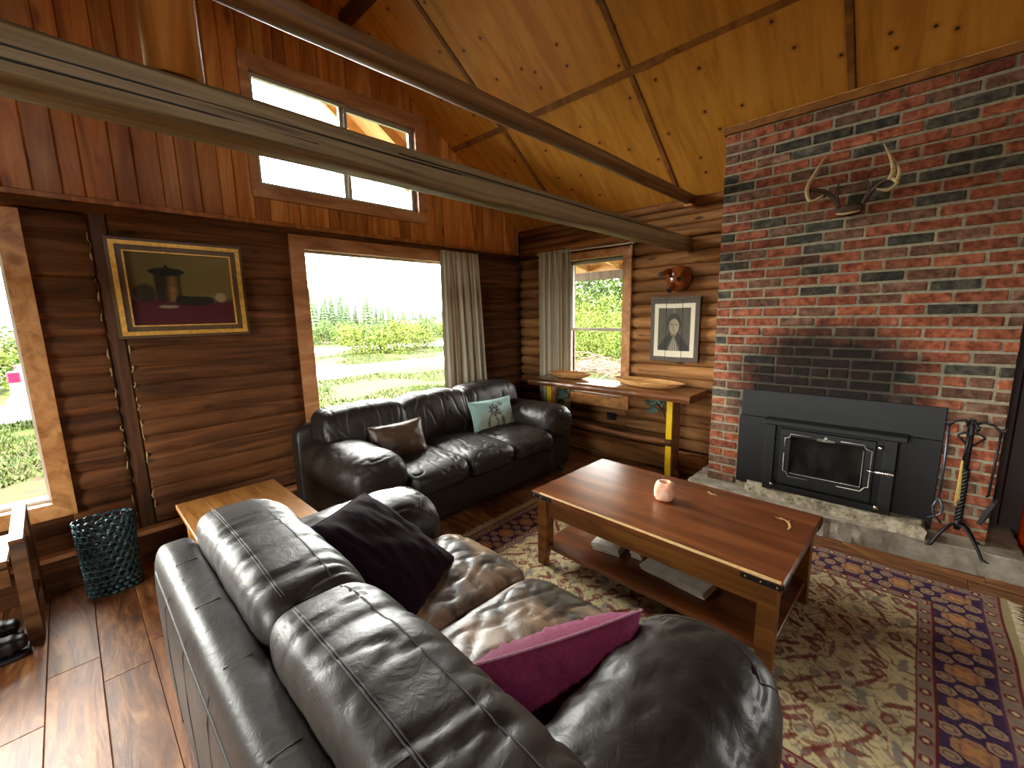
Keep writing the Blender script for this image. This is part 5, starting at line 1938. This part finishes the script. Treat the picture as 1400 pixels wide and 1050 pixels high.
# large orange four-lobed flower, ring ovals around it
fl = (np.abs(e) / 0.066) ** 1.3 + (np.abs(a_) / 0.060) ** 1.3 + 0.22 * np.cos(4 * np.arctan2(a_, e))
rgb = blend(rgb, orange, (b_ & (fl < 1.05)).astype(float))
rgb = blend(rgb, L3('#c08a58'), (b_ & (fl < 0.35)).astype(float))
rgb = blend(rgb, red, (b_ & (np.abs(fl - 0.62) < 0.05)).astype(float) * 0.6)
for (oe, oa) in ((-0.058, 0.062), (0.058, 0.062), (-0.058, -0.062), (0.058, -0.062), (0.0, 0.1025), (0, -0.1025)):
    q = ((e - oe) / 0.030) ** 2 + ((a_ - oa) / 0.026) ** 2
    rgb = blend(rgb, plum * 0.8, (b_ & (q < 1.7)).astype(float))
    rgb = blend(rgb, L3('#a88a6c'), (b_ & (q < 1.0)).astype(float))
    rgb = blend(rgb, plum, (b_ & (q < 0.42) & (q > 0.2)).astype(float) * 0.7)
zz = 0.009 + 0.0012 * n1 + 0.003 * np.sin(Y_ * 2.1 + X_) * np.sin(X_ * 3.0)
# gentle waviness of the free edges
ex = 0.006 * np.sin(Y_ * 9) * np.clip((us - 0.7) / 0.3, 0, 1)
skew = (-0.055) * (vs - 0.5) * np.clip((us - 0.4) / 0.6, 0, 1)
X2 = X_ + ex + skew
me = bpy.data.meshes.new('rug_pile')
co = np.stack([X2, Y_ + 0.004 * np.sin(X_ * 11) * np.clip((0.2 - vs) / 0.2, 0, 1), zz], -1)
i = (np.arange(nu)[None, :] + (nu + 1) * np.arange(nv)[:, None]).reshape(-1)
me.from_pydata(co.tolist(), [], np.stack([i, i + 1, i + nu + 2, i + nu + 1], -1).tolist())
me.polygons.foreach_set('use_smooth', [True] * len(me.polygons))
set_print(me, np.clip(rgb, 0, 1))
me.materials.append(M['rug_weave'])
rug = empty('oriental_rug', (-1.72, -2.7, 0.0), 'worn cream oriental rug with plum and red borders under the coffee table', 'rug')
o = bpy.data.objects.new('rug_pile', me)
col.objects.link(o)
attach(o, rug)
mb = MB()
bpts = [(RX0, RY0), (RX1, RY0), (RX1, RY1), (RX0, RY1)]
mb.prism([(RX0 + 0.01, RY0 + 0.008), (RX1 + 0.018, RY0 + 0.008), (RX1 - 0.03, RY1 - 0.008), (RX0 + 0.01, RY1 - 0.008)], 2, 0.0005, 0.006)
mb.build('rug_backing', 'fringe', rug)
for yy, sg in ((RY0, -1), (RY1, 1)):
    mb = MB()
    xx = RX0
    while xx < RX1 + 0.02:
        l_ = random.uniform(0.02, 0.05)
        a = random.uniform(-0.4, 0.4)
        mb.tube([(xx, yy - sg * 0.006, 0.008), (xx + a * l_ * 0.4, yy + sg * l_ * 0.5, 0.007), (xx + a * l_, yy + sg * l_, 0.004)], [0.0026, 0.0022, 0.001], 4)
        xx += random.uniform(0.004, 0.009)
    tag(mb.build('fringe', 'fringe', rug), kind='stuff')

# ------------------------------------------------------------------ end table
et = empty('end_table', (-3.31, -1.12, 0.0), 'golden oak end table behind the loveseat by the log wall', 'table')
ex0, ex1, ey0, ey1 = -3.555, -3.068, -1.55, -0.70
nb = 4
for k in range(nb):
    xa = ex0 + (ex1 - ex0) * k / nb
    xb = ex0 + (ex1 - ex0) * (k + 1) / nb
    mb = MB().cbox(xa - (xa + xb) / 2 + 0.0004, ey0, 0.472, xb - (xa + xb) / 2 - 0.0004, ey1, 0.50, 0.0025)
    o = mb.build('top_board', 'oak_top')
    o.location.x = (xa + xb) / 2
    attach(o, et)
MB().cbox(ex0 + 0.03, ey0 + 0.03, 0.40, ex1 - 0.03, ey1 - 0.03, 0.472, 0.004).build('apron', 'oak_top', et)
for sx in (ex0 + 0.03, ex1 - 0.08):
    for sy in (ey0 + 0.03, ey1 - 0.08):
        MB().cbox(sx, sy, 0.0, sx + 0.05, sy + 0.05, 0.40, 0.004).build('leg', 'oak_top', et)

# ------------------------------------------------------------------ ring lattice vase
va = empty('ring_vase', (-3.83, -0.39, 0.0), 'tall oval vase of dark teal metallic rings standing by the log wall', 'vase')
vc = (-3.832, -0.385)
def vsurf(th, z):
    k = 1.0 - 0.08 * z / 0.43
    return Vector((vc[0] + 0.112 * (0.93 + 0.10 * z / 0.43) * math.cos(th), vc[1] + 0.062 * k * math.sin(th), z))
mb = MB()
rows, per_row = 11, 18
for j in range(rows):
    z = 0.075 + (0.415 - 0.075) * j / (rows - 1)
    for k in range(per_row):
        th = 2 * math.pi * (k + 0.5 * (j % 2)) / per_row
        c_ = vsurf(th, z)
        e_ = (vsurf(th + 0.05, z) - vsurf(th - 0.05, z)).normalized()
        rr = 0.0185 * random.uniform(0.85, 1.12)
        nrm = Vector((e_.y, -e_.x, 0))
        pts = []
        for q in range(10):
            a = 2 * math.pi * q / 10
            pts.append(c_ + e_ * rr * math.cos(a) + Vector((0, 0, 1)) * rr * math.sin(a) + nrm * (0.002 + 0.004 * math.sin(a)))
        mb.tube(pts, 0.0066, 6, closed=True)
tag(mb.build('ring_lattice', 'vase_glaze', va, True), kind='stuff')
mb = MB()
for j in range(3):
    z = 0.014 + 0.026 * j
    for k in range(19):
        th = 2 * math.pi * (k + 0.5 * (j % 2)) / 19
        c_ = vsurf(th, z)
        S_ = SB(c_, (0.017, 0.017, 0.0145), 2, 2, 2)
        mb.superbox(S_, 4)
tag(mb.build('pebble_base', 'vase_glaze', va, True), kind='stuff')
MB().lathe([(0.10, 0.002), (0.105, 0.004), (0.105, 0.012), (0.10, 0.014)], (vc[0], vc[1], 0), 28, 'z', 1.0, 0.56).build('bottom_plate', 'vase_glaze', va)
MB().tube([vsurf(a, 0.428) for a in np.linspace(0, 2 * math.pi, 40, endpoint=False)], 0.004, 6, closed=True).build('top_rim', 'vase_glaze', va, True)

# ------------------------------------------------------------------ old bench under the left window, boots
ob = empty('wooden_bench', (-4.7, -0.45, 0.0), 'dark old wooden bench under the left window', 'bench')
MB().cbox(-5.3, -0.62, 0.385, -4.16, -0.235, 0.42, 0.006).build('seat', 'old_bench', ob)
MB().cbox(-5.3, -0.64, 0.30, -4.16, -0.615, 0.385, 0.004).build('seat_rail', 'old_bench', ob)
MB().prism([(-0.645, 0.0), (-0.575, 0.0), (-0.565, 0.30), (-0.555, 0.42), (-0.555, 0.50), (-0.60, 0.505), (-0.63, 0.42), (-0.645, 0.30)], 0, -4.15, -4.10).build('front_leg', 'old_bench', ob)
MB().cbox(-4.15, -0.29, 0.0, -4.10, -0.225, 0.545, 0.006).build('back_leg', 'old_bench', ob)
MB().prism([(-0.66, 0.498), (-0.23, 0.545), (-0.23, 0.57), (-0.66, 0.522)], 0, -4.145, -4.10).build('arm_rest', 'old_bench', ob)
MB().cbox(-4.15, -0.57, 0.12, -4.11, -0.28, 0.16, 0.004).build('side_stretcher', 'old_bench', ob)
MB().cbox(-5.3, -0.63, 0.0, -5.23, -0.235, 0.385, 0.006).build('far_leg', 'old_bench', ob)
def boot(label, x1, yc_, z0):
    root = empty('winter_boot', (x1 - 0.15, yc_, z0), label, 'boot', 'black boots under the bench')
    prof = [(0.0, 0.055), (0.06, 0.075), (0.14, 0.09), (0.22, 0.13), (0.29, 0.15)]
    S_ = SB((x1 - 0.15, yc_, z0 + 0.065), (0.15, 0.048, 0.045), 2.8, 3.5, 0, lambda p, n: 0.003 * math.sin(p.x * 160), lambda P: Vector((P.x, P.y, P.z * (1.0 - 1.2 * max(0, P.x)))))
    MB().superbox(S_, 22).build('upper', 'black_rubber', root, True)
    so_ = MB()
    S2 = SB((x1 - 0.15, yc_, z0 + 0.014), (0.155, 0.052, 0.014), 4, 3.5, 2)
    so_.superbox(S2, 12)
    so_.build('sole', 'black_rubber', root, True)
    MB().lathe([(0.045, 0.07), (0.05, 0.12), (0.052, 0.17), (0.045, 0.172)], (x1 - 0.24, yc_, z0), 16).build('shaft', 'black_rubber', root, 'auto')
    return root
boot('black winter boot in front of the bench, its toe nearest the camera', -4.145, -0.715, 0.0)
boot('black winter boot half under the bench beside its mate', -4.175, -0.54, 0.0)
# ------------------------------------------------------------------ outdoors: ground, roads
GZ = -0.35
n = 60
vs, fs = [], []
gx = np.concatenate([np.linspace(-40, 60, n)])
tag(MB().box(-160, 0.26, GZ - 1, 220, 260, GZ).box(0.26, -60, GZ - 1, 220, 0.26, GZ).box(-160, -60, GZ - 1, -7.5, 0.26, GZ).box(-7.5, -60, GZ - 1, 0.26, -6.9, GZ).build('ground', 'meadow'),
    'meadow of grass and bare earth outside', None, kind='structure')
def road(name, label, y_fn, w_fn):
    vs, fs = [], []
    k = 0
    for x in np.linspace(-60, 120, 120):
        y, w_ = y_fn(x), w_fn(x)
        vs += [(x, y - w_ / 2, GZ + 0.001), (x, y - w_ / 2 + 0.15, GZ + 0.05), (x, y + w_ / 2 - 0.15, GZ + 0.05), (x, y + w_ / 2, GZ + 0.001)]
        if k:
            a = (k - 1) * 4
            fs += [(a + q, a + q + 1, a + 4 + q + 1, a + 4 + q) for q in range(3)]
        k += 1
    return tag(MB().add(vs, fs).build(name, 'asphalt_gravel', None, True), label, None, kind='structure')
road('gravel_road', 'pale gravel drive crossing the meadow near the house', lambda x: 10.4 + 0.06 * x + 0.25 * math.sin(x * 0.5), lambda x: 2.3 + 0.3 * math.sin(x * 0.9))
road('gravel_road', 'pale gravel road farther out before the trees', lambda x: 21.5 - 0.10 * x + 0.5 * math.sin(x * 0.3), lambda x: 3.0 + 0.4 * math.sin(x * 0.6))

# grass tufts near the house (uncountable)
def grass(name, label, areas, count):
    vs, fs = [], []
    for k in range(count):
        x0, x1, y0, y1 = areas[k % len(areas)]
        x, y = random.uniform(x0, x1), random.uniform(y0, y1)
        if noise.noise(Vector((x * 0.5, y * 0.5, 2))) < -0.08:
            continue
        if 9.0 + 0.06 * x < y < 11.8 + 0.06 * x:
            continue
        h_ = random.uniform(0.03, 0.10)
        a = random.uniform(0, 6.28)
        w_ = random.uniform(0.008, 0.02)
        lx, ly = random.uniform(-0.06, 0.06), random.uniform(-0.06, 0.06)
        o = len(vs)
        vs += [(x - w_ * math.cos(a), y - w_ * math.sin(a), GZ), (x + w_ * math.cos(a), y + w_ * math.sin(a), GZ), (x + lx, y + ly, GZ + h_)]
        fs.append((o, o + 1, o + 2))
    return tag(MB().add(vs, fs).build(name, 'grass_green'), label, 'grass', kind='stuff')
grass('grass', 'green grass growing outside the windows', [(-8, -3, 2, 9), (-2, 8, 3, 9.6), (-1, 14, 11.5, 17), (2, 8, 0.5, 6)], 60000)


def leaf_cloud(N, shape, size, seed, jitter=0.35):
    rnd = random.Random(seed)
    vs, fs = [], []
    clumps = [shape(rnd) for _ in range(max(6, N // 40))]
    for k in range(N):
        c_ = clumps[rnd.randrange(len(clumps))]
        p = Vector((c_[0] + rnd.gauss(0, jitter), c_[1] + rnd.gauss(0, jitter), max(0.02, c_[2] + rnd.gauss(0, jitter * 0.8))))
        d1 = Vector((rnd.gauss(0, 1), rnd.gauss(0, 1), rnd.gauss(0, 1))).normalized()
        d2 = d1.cross(Vector((rnd.gauss(0, 1), rnd.gauss(0, 1), rnd.gauss(0, 1)))).normalized()
        s_ = size * rnd.uniform(0.6, 1.4)
        o = len(vs)
        vs += [p - d1 * s_, p + d2 * s_ * 0.5, p + d1 * s_, p - d2 * s_ * 0.5]
        fs.append((o, o + 1, o + 2, o + 3))
    return MB().add(vs, fs)


def dome(rx, ry, h_):
    def fn(r):
        a, q = r.uniform(0, 6.28), r.random() ** 0.5
        z = r.random()
        sc_ = math.sqrt(max(0.05, 1 - z * z))
        return (rx * q * sc_ * math.cos(a), ry * q * sc_ * math.sin(a), h_ * (0.1 + 0.85 * z))
    return fn


def bush_proto(seed, rx, ry, h_, N, mat, size):
    root = empty('willow_bush', (0, 0, 0))
    mb = leaf_cloud(N, dome(rx, ry, h_), size, seed)
    o = mb.build('foliage', mat)
    o.parent = root
    st_ = MB()
    rnd = random.Random(seed)
    for k in range(6):
        a = rnd.uniform(0, 6.28)
        st_.tube([(0.05 * math.cos(a), 0.05 * math.sin(a), -0.05), (rx * 0.5 * math.cos(a), ry * 0.5 * math.sin(a), h_ * 0.7)], [0.025, 0.008], 5)
    o = st_.build('stems', 'bark')
    o.parent = root
    return root


def place(proto, used, loc, rz, sc, label, cat, group):
    r = proto if not used[0] else copy_tree(proto)
    used[0] = True
    r.location = loc
    r.rotation_euler = (0, 0, rz)
    r.scale = (sc, sc, sc)
    tag(r, label, cat, group)
    return r


bA, uA = bush_proto(1, 1.3, 1.1, 1.5, 2200, 'leaf_bright', 0.075), [False]
bB, uB = bush_proto(2, 1.6, 1.4, 2.0, 2400, 'leaf_green', 0.09), [False]
place(bA, uA, (8.3, 16.5, GZ), 0.3, 1.0, 'bright green bush between the two gravel roads, the biggest and nearest', 'bush', 'bushes in the meadow')
place(bA, uA, (6.5, 17.3, GZ), 2.3, 0.85, 'bright green bush left of the biggest bush between the roads', 'bush', 'bushes in the meadow')
place(bA, uA, (10.4, 17.5, GZ), 4.3, 0.8, 'bright green bush right of the biggest bush between the roads', 'bush', 'bushes in the meadow')
for k in range(22):
    x = 5.5 + 1.55 * (k % 11) + random.uniform(-0.5, 0.5) + (2.5 if k > 10 else 0)
    place(bB if k % 3 else bA, uB if k % 3 else uA, (x, (26.5 if k < 11 else 32) + random.uniform(-0.8, 0.8), GZ), random.uniform(0, 6), random.uniform(0.55, 0.8), 'green willow bush in the thicket beyond the far gravel road', 'bush', 'thicket beyond the far road')
for k in range(6):
    place(bA if k % 2 else bB, uA if k % 2 else uB, (-9.5 + 1.3 * k, 14.5 + random.uniform(-1, 1.5), GZ), random.uniform(0, 6), random.uniform(0.8, 1.0), 'green bush behind the parked white car', 'bush', 'bushes behind the parked car')


# spruces of the distant tree line
def spruce_proto(seed, h_, r):
    root = empty('spruce_tree', (0, 0, 0))
    rnd = random.Random(seed)
    vs, fs = [], []
    tiers = 11
    for t_ in range(tiers):
        zt = h_ * (0.12 + 0.88 * (t_ + 1.4) / tiers)
        zb = h_ * (0.08 + 0.88 * t_ / tiers)
        rr = r * (1 - t_ / tiers) ** 0.85 * rnd.uniform(0.85, 1.1) + 0.08
        n = 12
        o = len(vs)
        vs.append((0, 0, min(zt, h_)))
        for k in range(n):
            a = 2 * math.pi * k / n + rnd.uniform(-0.1, 0.1)
            q = rr * (1.0 if k % 2 else 0.55) * rnd.uniform(0.8, 1.15)
            vs.append((q * math.cos(a), q * math.sin(a), zb - 0.08 * rr * (1 if k % 2 else -1)))
        fs += [(o, o + 1 + k, o + 1 + (k + 1) % n) for k in range(n)]
        fs.append(tuple(o + 1 + k for k in range(n))[::-1])
    c_ = MB().add(vs, fs).build('crown', 'spruce_green')
    c_.parent = root
    tr_ = MB().tube([(0, 0, -0.2), (0, 0, h_ * 0.4)], [r * 0.12, r * 0.06], 7).build('trunk', 'bark')
    tr_.parent = root
    return root


protos = [(spruce_proto(s_, h_, r), [False]) for s_, h_, r in ((1, 7.4, 1.7), (2, 6.8, 1.5), (3, 6.0, 1.6))]
for k in range(60):
    u_ = k / 59
    # a nearer stand on the left, a lower and farther line on the right
    if k < 30:
        x, y, s_ = 18.5 + 0.62 * k + random.uniform(-0.4, 0.4), 62 + random.uniform(-3, 5), random.uniform(0.62, 0.88) - 0.012 * max(0, k - 12)
        lb = 'spruce in the taller stand at the left of the tree line'
    else:
        x, y, s_ = 66 + 1.75 * (k - 30) + random.uniform(-0.6, 0.6), 150 + random.uniform(-4, 6), random.uniform(0.62, 0.78)
        lb = 'spruce in the lower stand at the right of the tree line'
    pr, us_ = protos[k % 3]
    place(pr, us_, (x, y, GZ), random.uniform(0, 6), s_, lb, 'tree', 'spruces of the left stand' if k < 30 else 'spruces of the right stand')

# ------------------------------------------------------------------ outdoors east: porch roof, woods, brush heap
pr = empty('porch_roof', (2.0, 0.0, 2.0), 'wooden porch roof with rafter braces outside the double hung window', 'porch roof')
MB().prism([(0.30, 2.62), (2.25, 2.28), (2.25, 2.31), (0.30, 2.65)], 1, -3.2, 2.6).build('soffit', 'porch_wood', pr)
MB().cbox(1.98, -3.2, 1.985, 2.06, 2.6, 2.105, 0.004).build('beam', 'grey_board', pr)
MB().cbox(2.2, -3.2, 2.19, 2.25, 2.6, 2.33, 0.004).build('fascia', 'porch_wood', pr)
MB().cbox(2.065, -3.2, 2.0, 2.095, 2.6, 2.34, 0.004).build('frieze_board', 'porch_wood', pr)
for yy in np.arange(-2.9, 2.5, 0.55):
    MB().prism([(0.30, 2.48), (2.2, 2.10), (2.2, 2.26), (0.30, 2.62)], 1, yy - 0.022, yy + 0.022).build('rafter', 'porch_wood', pr)
for yy in (-3.1, 2.5):
    MB().cbox(1.97, yy - 0.05, GZ, 2.07, yy + 0.05, 1.985, 0.004).build('post', 'grey_board', pr)

bC, uC = bush_proto(5, 1.5, 1.5, 2.4, 5200, 'leaf_bright', 0.055), [False]
k = 0
for (x, y, s_) in ((9.2, 3.6, 0.62), (9.9, 5.0, 0.75), (10.6, 6.6, 0.8), (11.6, 4.4, 0.9), (12.4, 6.4, 1.0), (13.4, 8.6, 1.1), (11.8, 8.4, 0.85)):
    place(bC, uC, (x, y, GZ), k * 1.3, s_, 'bright green sapling thicket seen through the double hung window', 'bush', 'thicket outside the double hung window')
    k += 1


def aspen_proto(seed):
    root = empty('aspen_tree', (0, 0, 0))
    rnd = random.Random(seed)
    mb = leaf_cloud(2600, lambda r: (r.gauss(0, 0.75), r.gauss(0, 0.75), r.uniform(1.6, 7.0)), 0.10, seed, 0.4)
    o = mb.build('foliage', 'leaf_green')
    o.parent = root
    tk = MB().tube([(0, 0, -0.2), (0.06, 0.03, 2), (0.02, 0.08, 4), (0.1, 0.05, 6.8)], [0.085, 0.07, 0.05, 0.02], 8).build('trunk', 'bark_birch', None, True)
    tk.parent = root
    return root


aP, uP = aspen_proto(4), [False]
for k, (x, y) in enumerate(((13.5, 5.4), (14.6, 7.4), (15.4, 9.8), (17.2, 7.2), (17.6, 9.6), (18.8, 11.8), (20.5, 9.2), (15.6, 4.6))):
    place(aP, uP, (x, y, GZ), k * 2.1, 0.95 + 0.05 * (k % 3), 'pale trunked aspen in the woods beyond the double hung window', 'tree', 'aspens beyond the double hung window')
# dead brush heap
rnd = random.Random(3)
mb = MB()
for k in range(160):
    cx_, cy_ = rnd.gauss(7.2, 0.8), rnd.gauss(3.2, 0.9)
    a, l_ = rnd.uniform(0, 6.28), rnd.uniform(0.3, 0.8)
    z = GZ + 0.05 + abs(rnd.gauss(0, 0.22))
    p = Vector((cx_, cy_, z))
    d_ = Vector((math.cos(a), math.sin(a), rnd.uniform(-0.15, 0.3))) * l_
    mb.tube([p - d_, p + Vector((0, 0, 0.05)), p + d_], [0.015, 0.012, 0.005], 5)
tag(mb.build('brush_heap', 'dry_brush'), 'heap of dead reddish branches outside the double hung window', 'brush', kind='stuff')

# ------------------------------------------------------------------ white car parked outside the left window
cr = empty('parked_car', (-2.45, 8.5, GZ), 'white car with red tail light parked outside the left window', 'car')
cx0 = -4.62
sideprof = [(0.05, 0.35), (0.0, 0.62), (0.03, 0.98), (0.16, 1.12), (0.42, 1.58), (0.75, 1.66), (2.3, 1.66), (3.0, 1.22), (4.1, 1.08), (4.38, 0.85), (4.4, 0.45), (4.3, 0.35)]
body = MB()
n = len(sideprof)
vs = []
for yy, ins in ((7.62, 0.0), (7.62 + 1.78, 0.0)):
    for px, pz in sideprof:
        tuck = 0.16 * max(0, pz - 1.05) / 0.6
        vs.append((cx0 + px, yy + (tuck if yy < 8 else -tuck), GZ + pz))
body.add(vs, [tuple(range(n)), tuple(range(n, 2 * n))[::-1]] + [(i, n + i, n + (i + 1) % n, (i + 1) % n) for i in range(n)])
body.build('body', 'car_white', cr)
for yy in (7.60, 9.24):
    for wx in (0.85, 3.55):
        wh = MB().lathe([(0.2, 0), (0.33, 0.01), (0.34, 0.09), (0.33, 0.18), (0.2, 0.19)], (cx0 + wx, yy, GZ + 0.34), 22, 'y').build('wheel', 'black_rubber', cr, 'auto')
        MB().lathe([(0.02, -0.012), (0.19, -0.008), (0.2, 0.004)], (cx0 + wx, yy if yy < 8 else yy + 0.19, GZ + 0.34), 16, 'y').build('hubcap', 'chrome', wh, 'auto')
MB().add([(cx0 + 0.62, 7.685, GZ + 1.16), (cx0 + 2.75, 7.655, GZ + 1.16), (cx0 + 2.2, 7.765, GZ + 1.56), (cx0 + 0.75, 7.765, GZ + 1.56)], [(0, 1, 2, 3)]).build('side_window', 'car_glass', cr)
for yy in (7.605, 9.3):
    MB().cbox(cx0 + 0.0, yy, GZ + 0.84, cx0 + 0.16, yy + 0.1, GZ + 1.04, 0.02).build('tail_light', 'tail_red', cr)
MB().cbox(cx0 - 0.06, 7.65, GZ + 0.36, cx0 + 0.2, 9.37, GZ + 0.56, 0.03).build('bumper', 'car_white', cr)
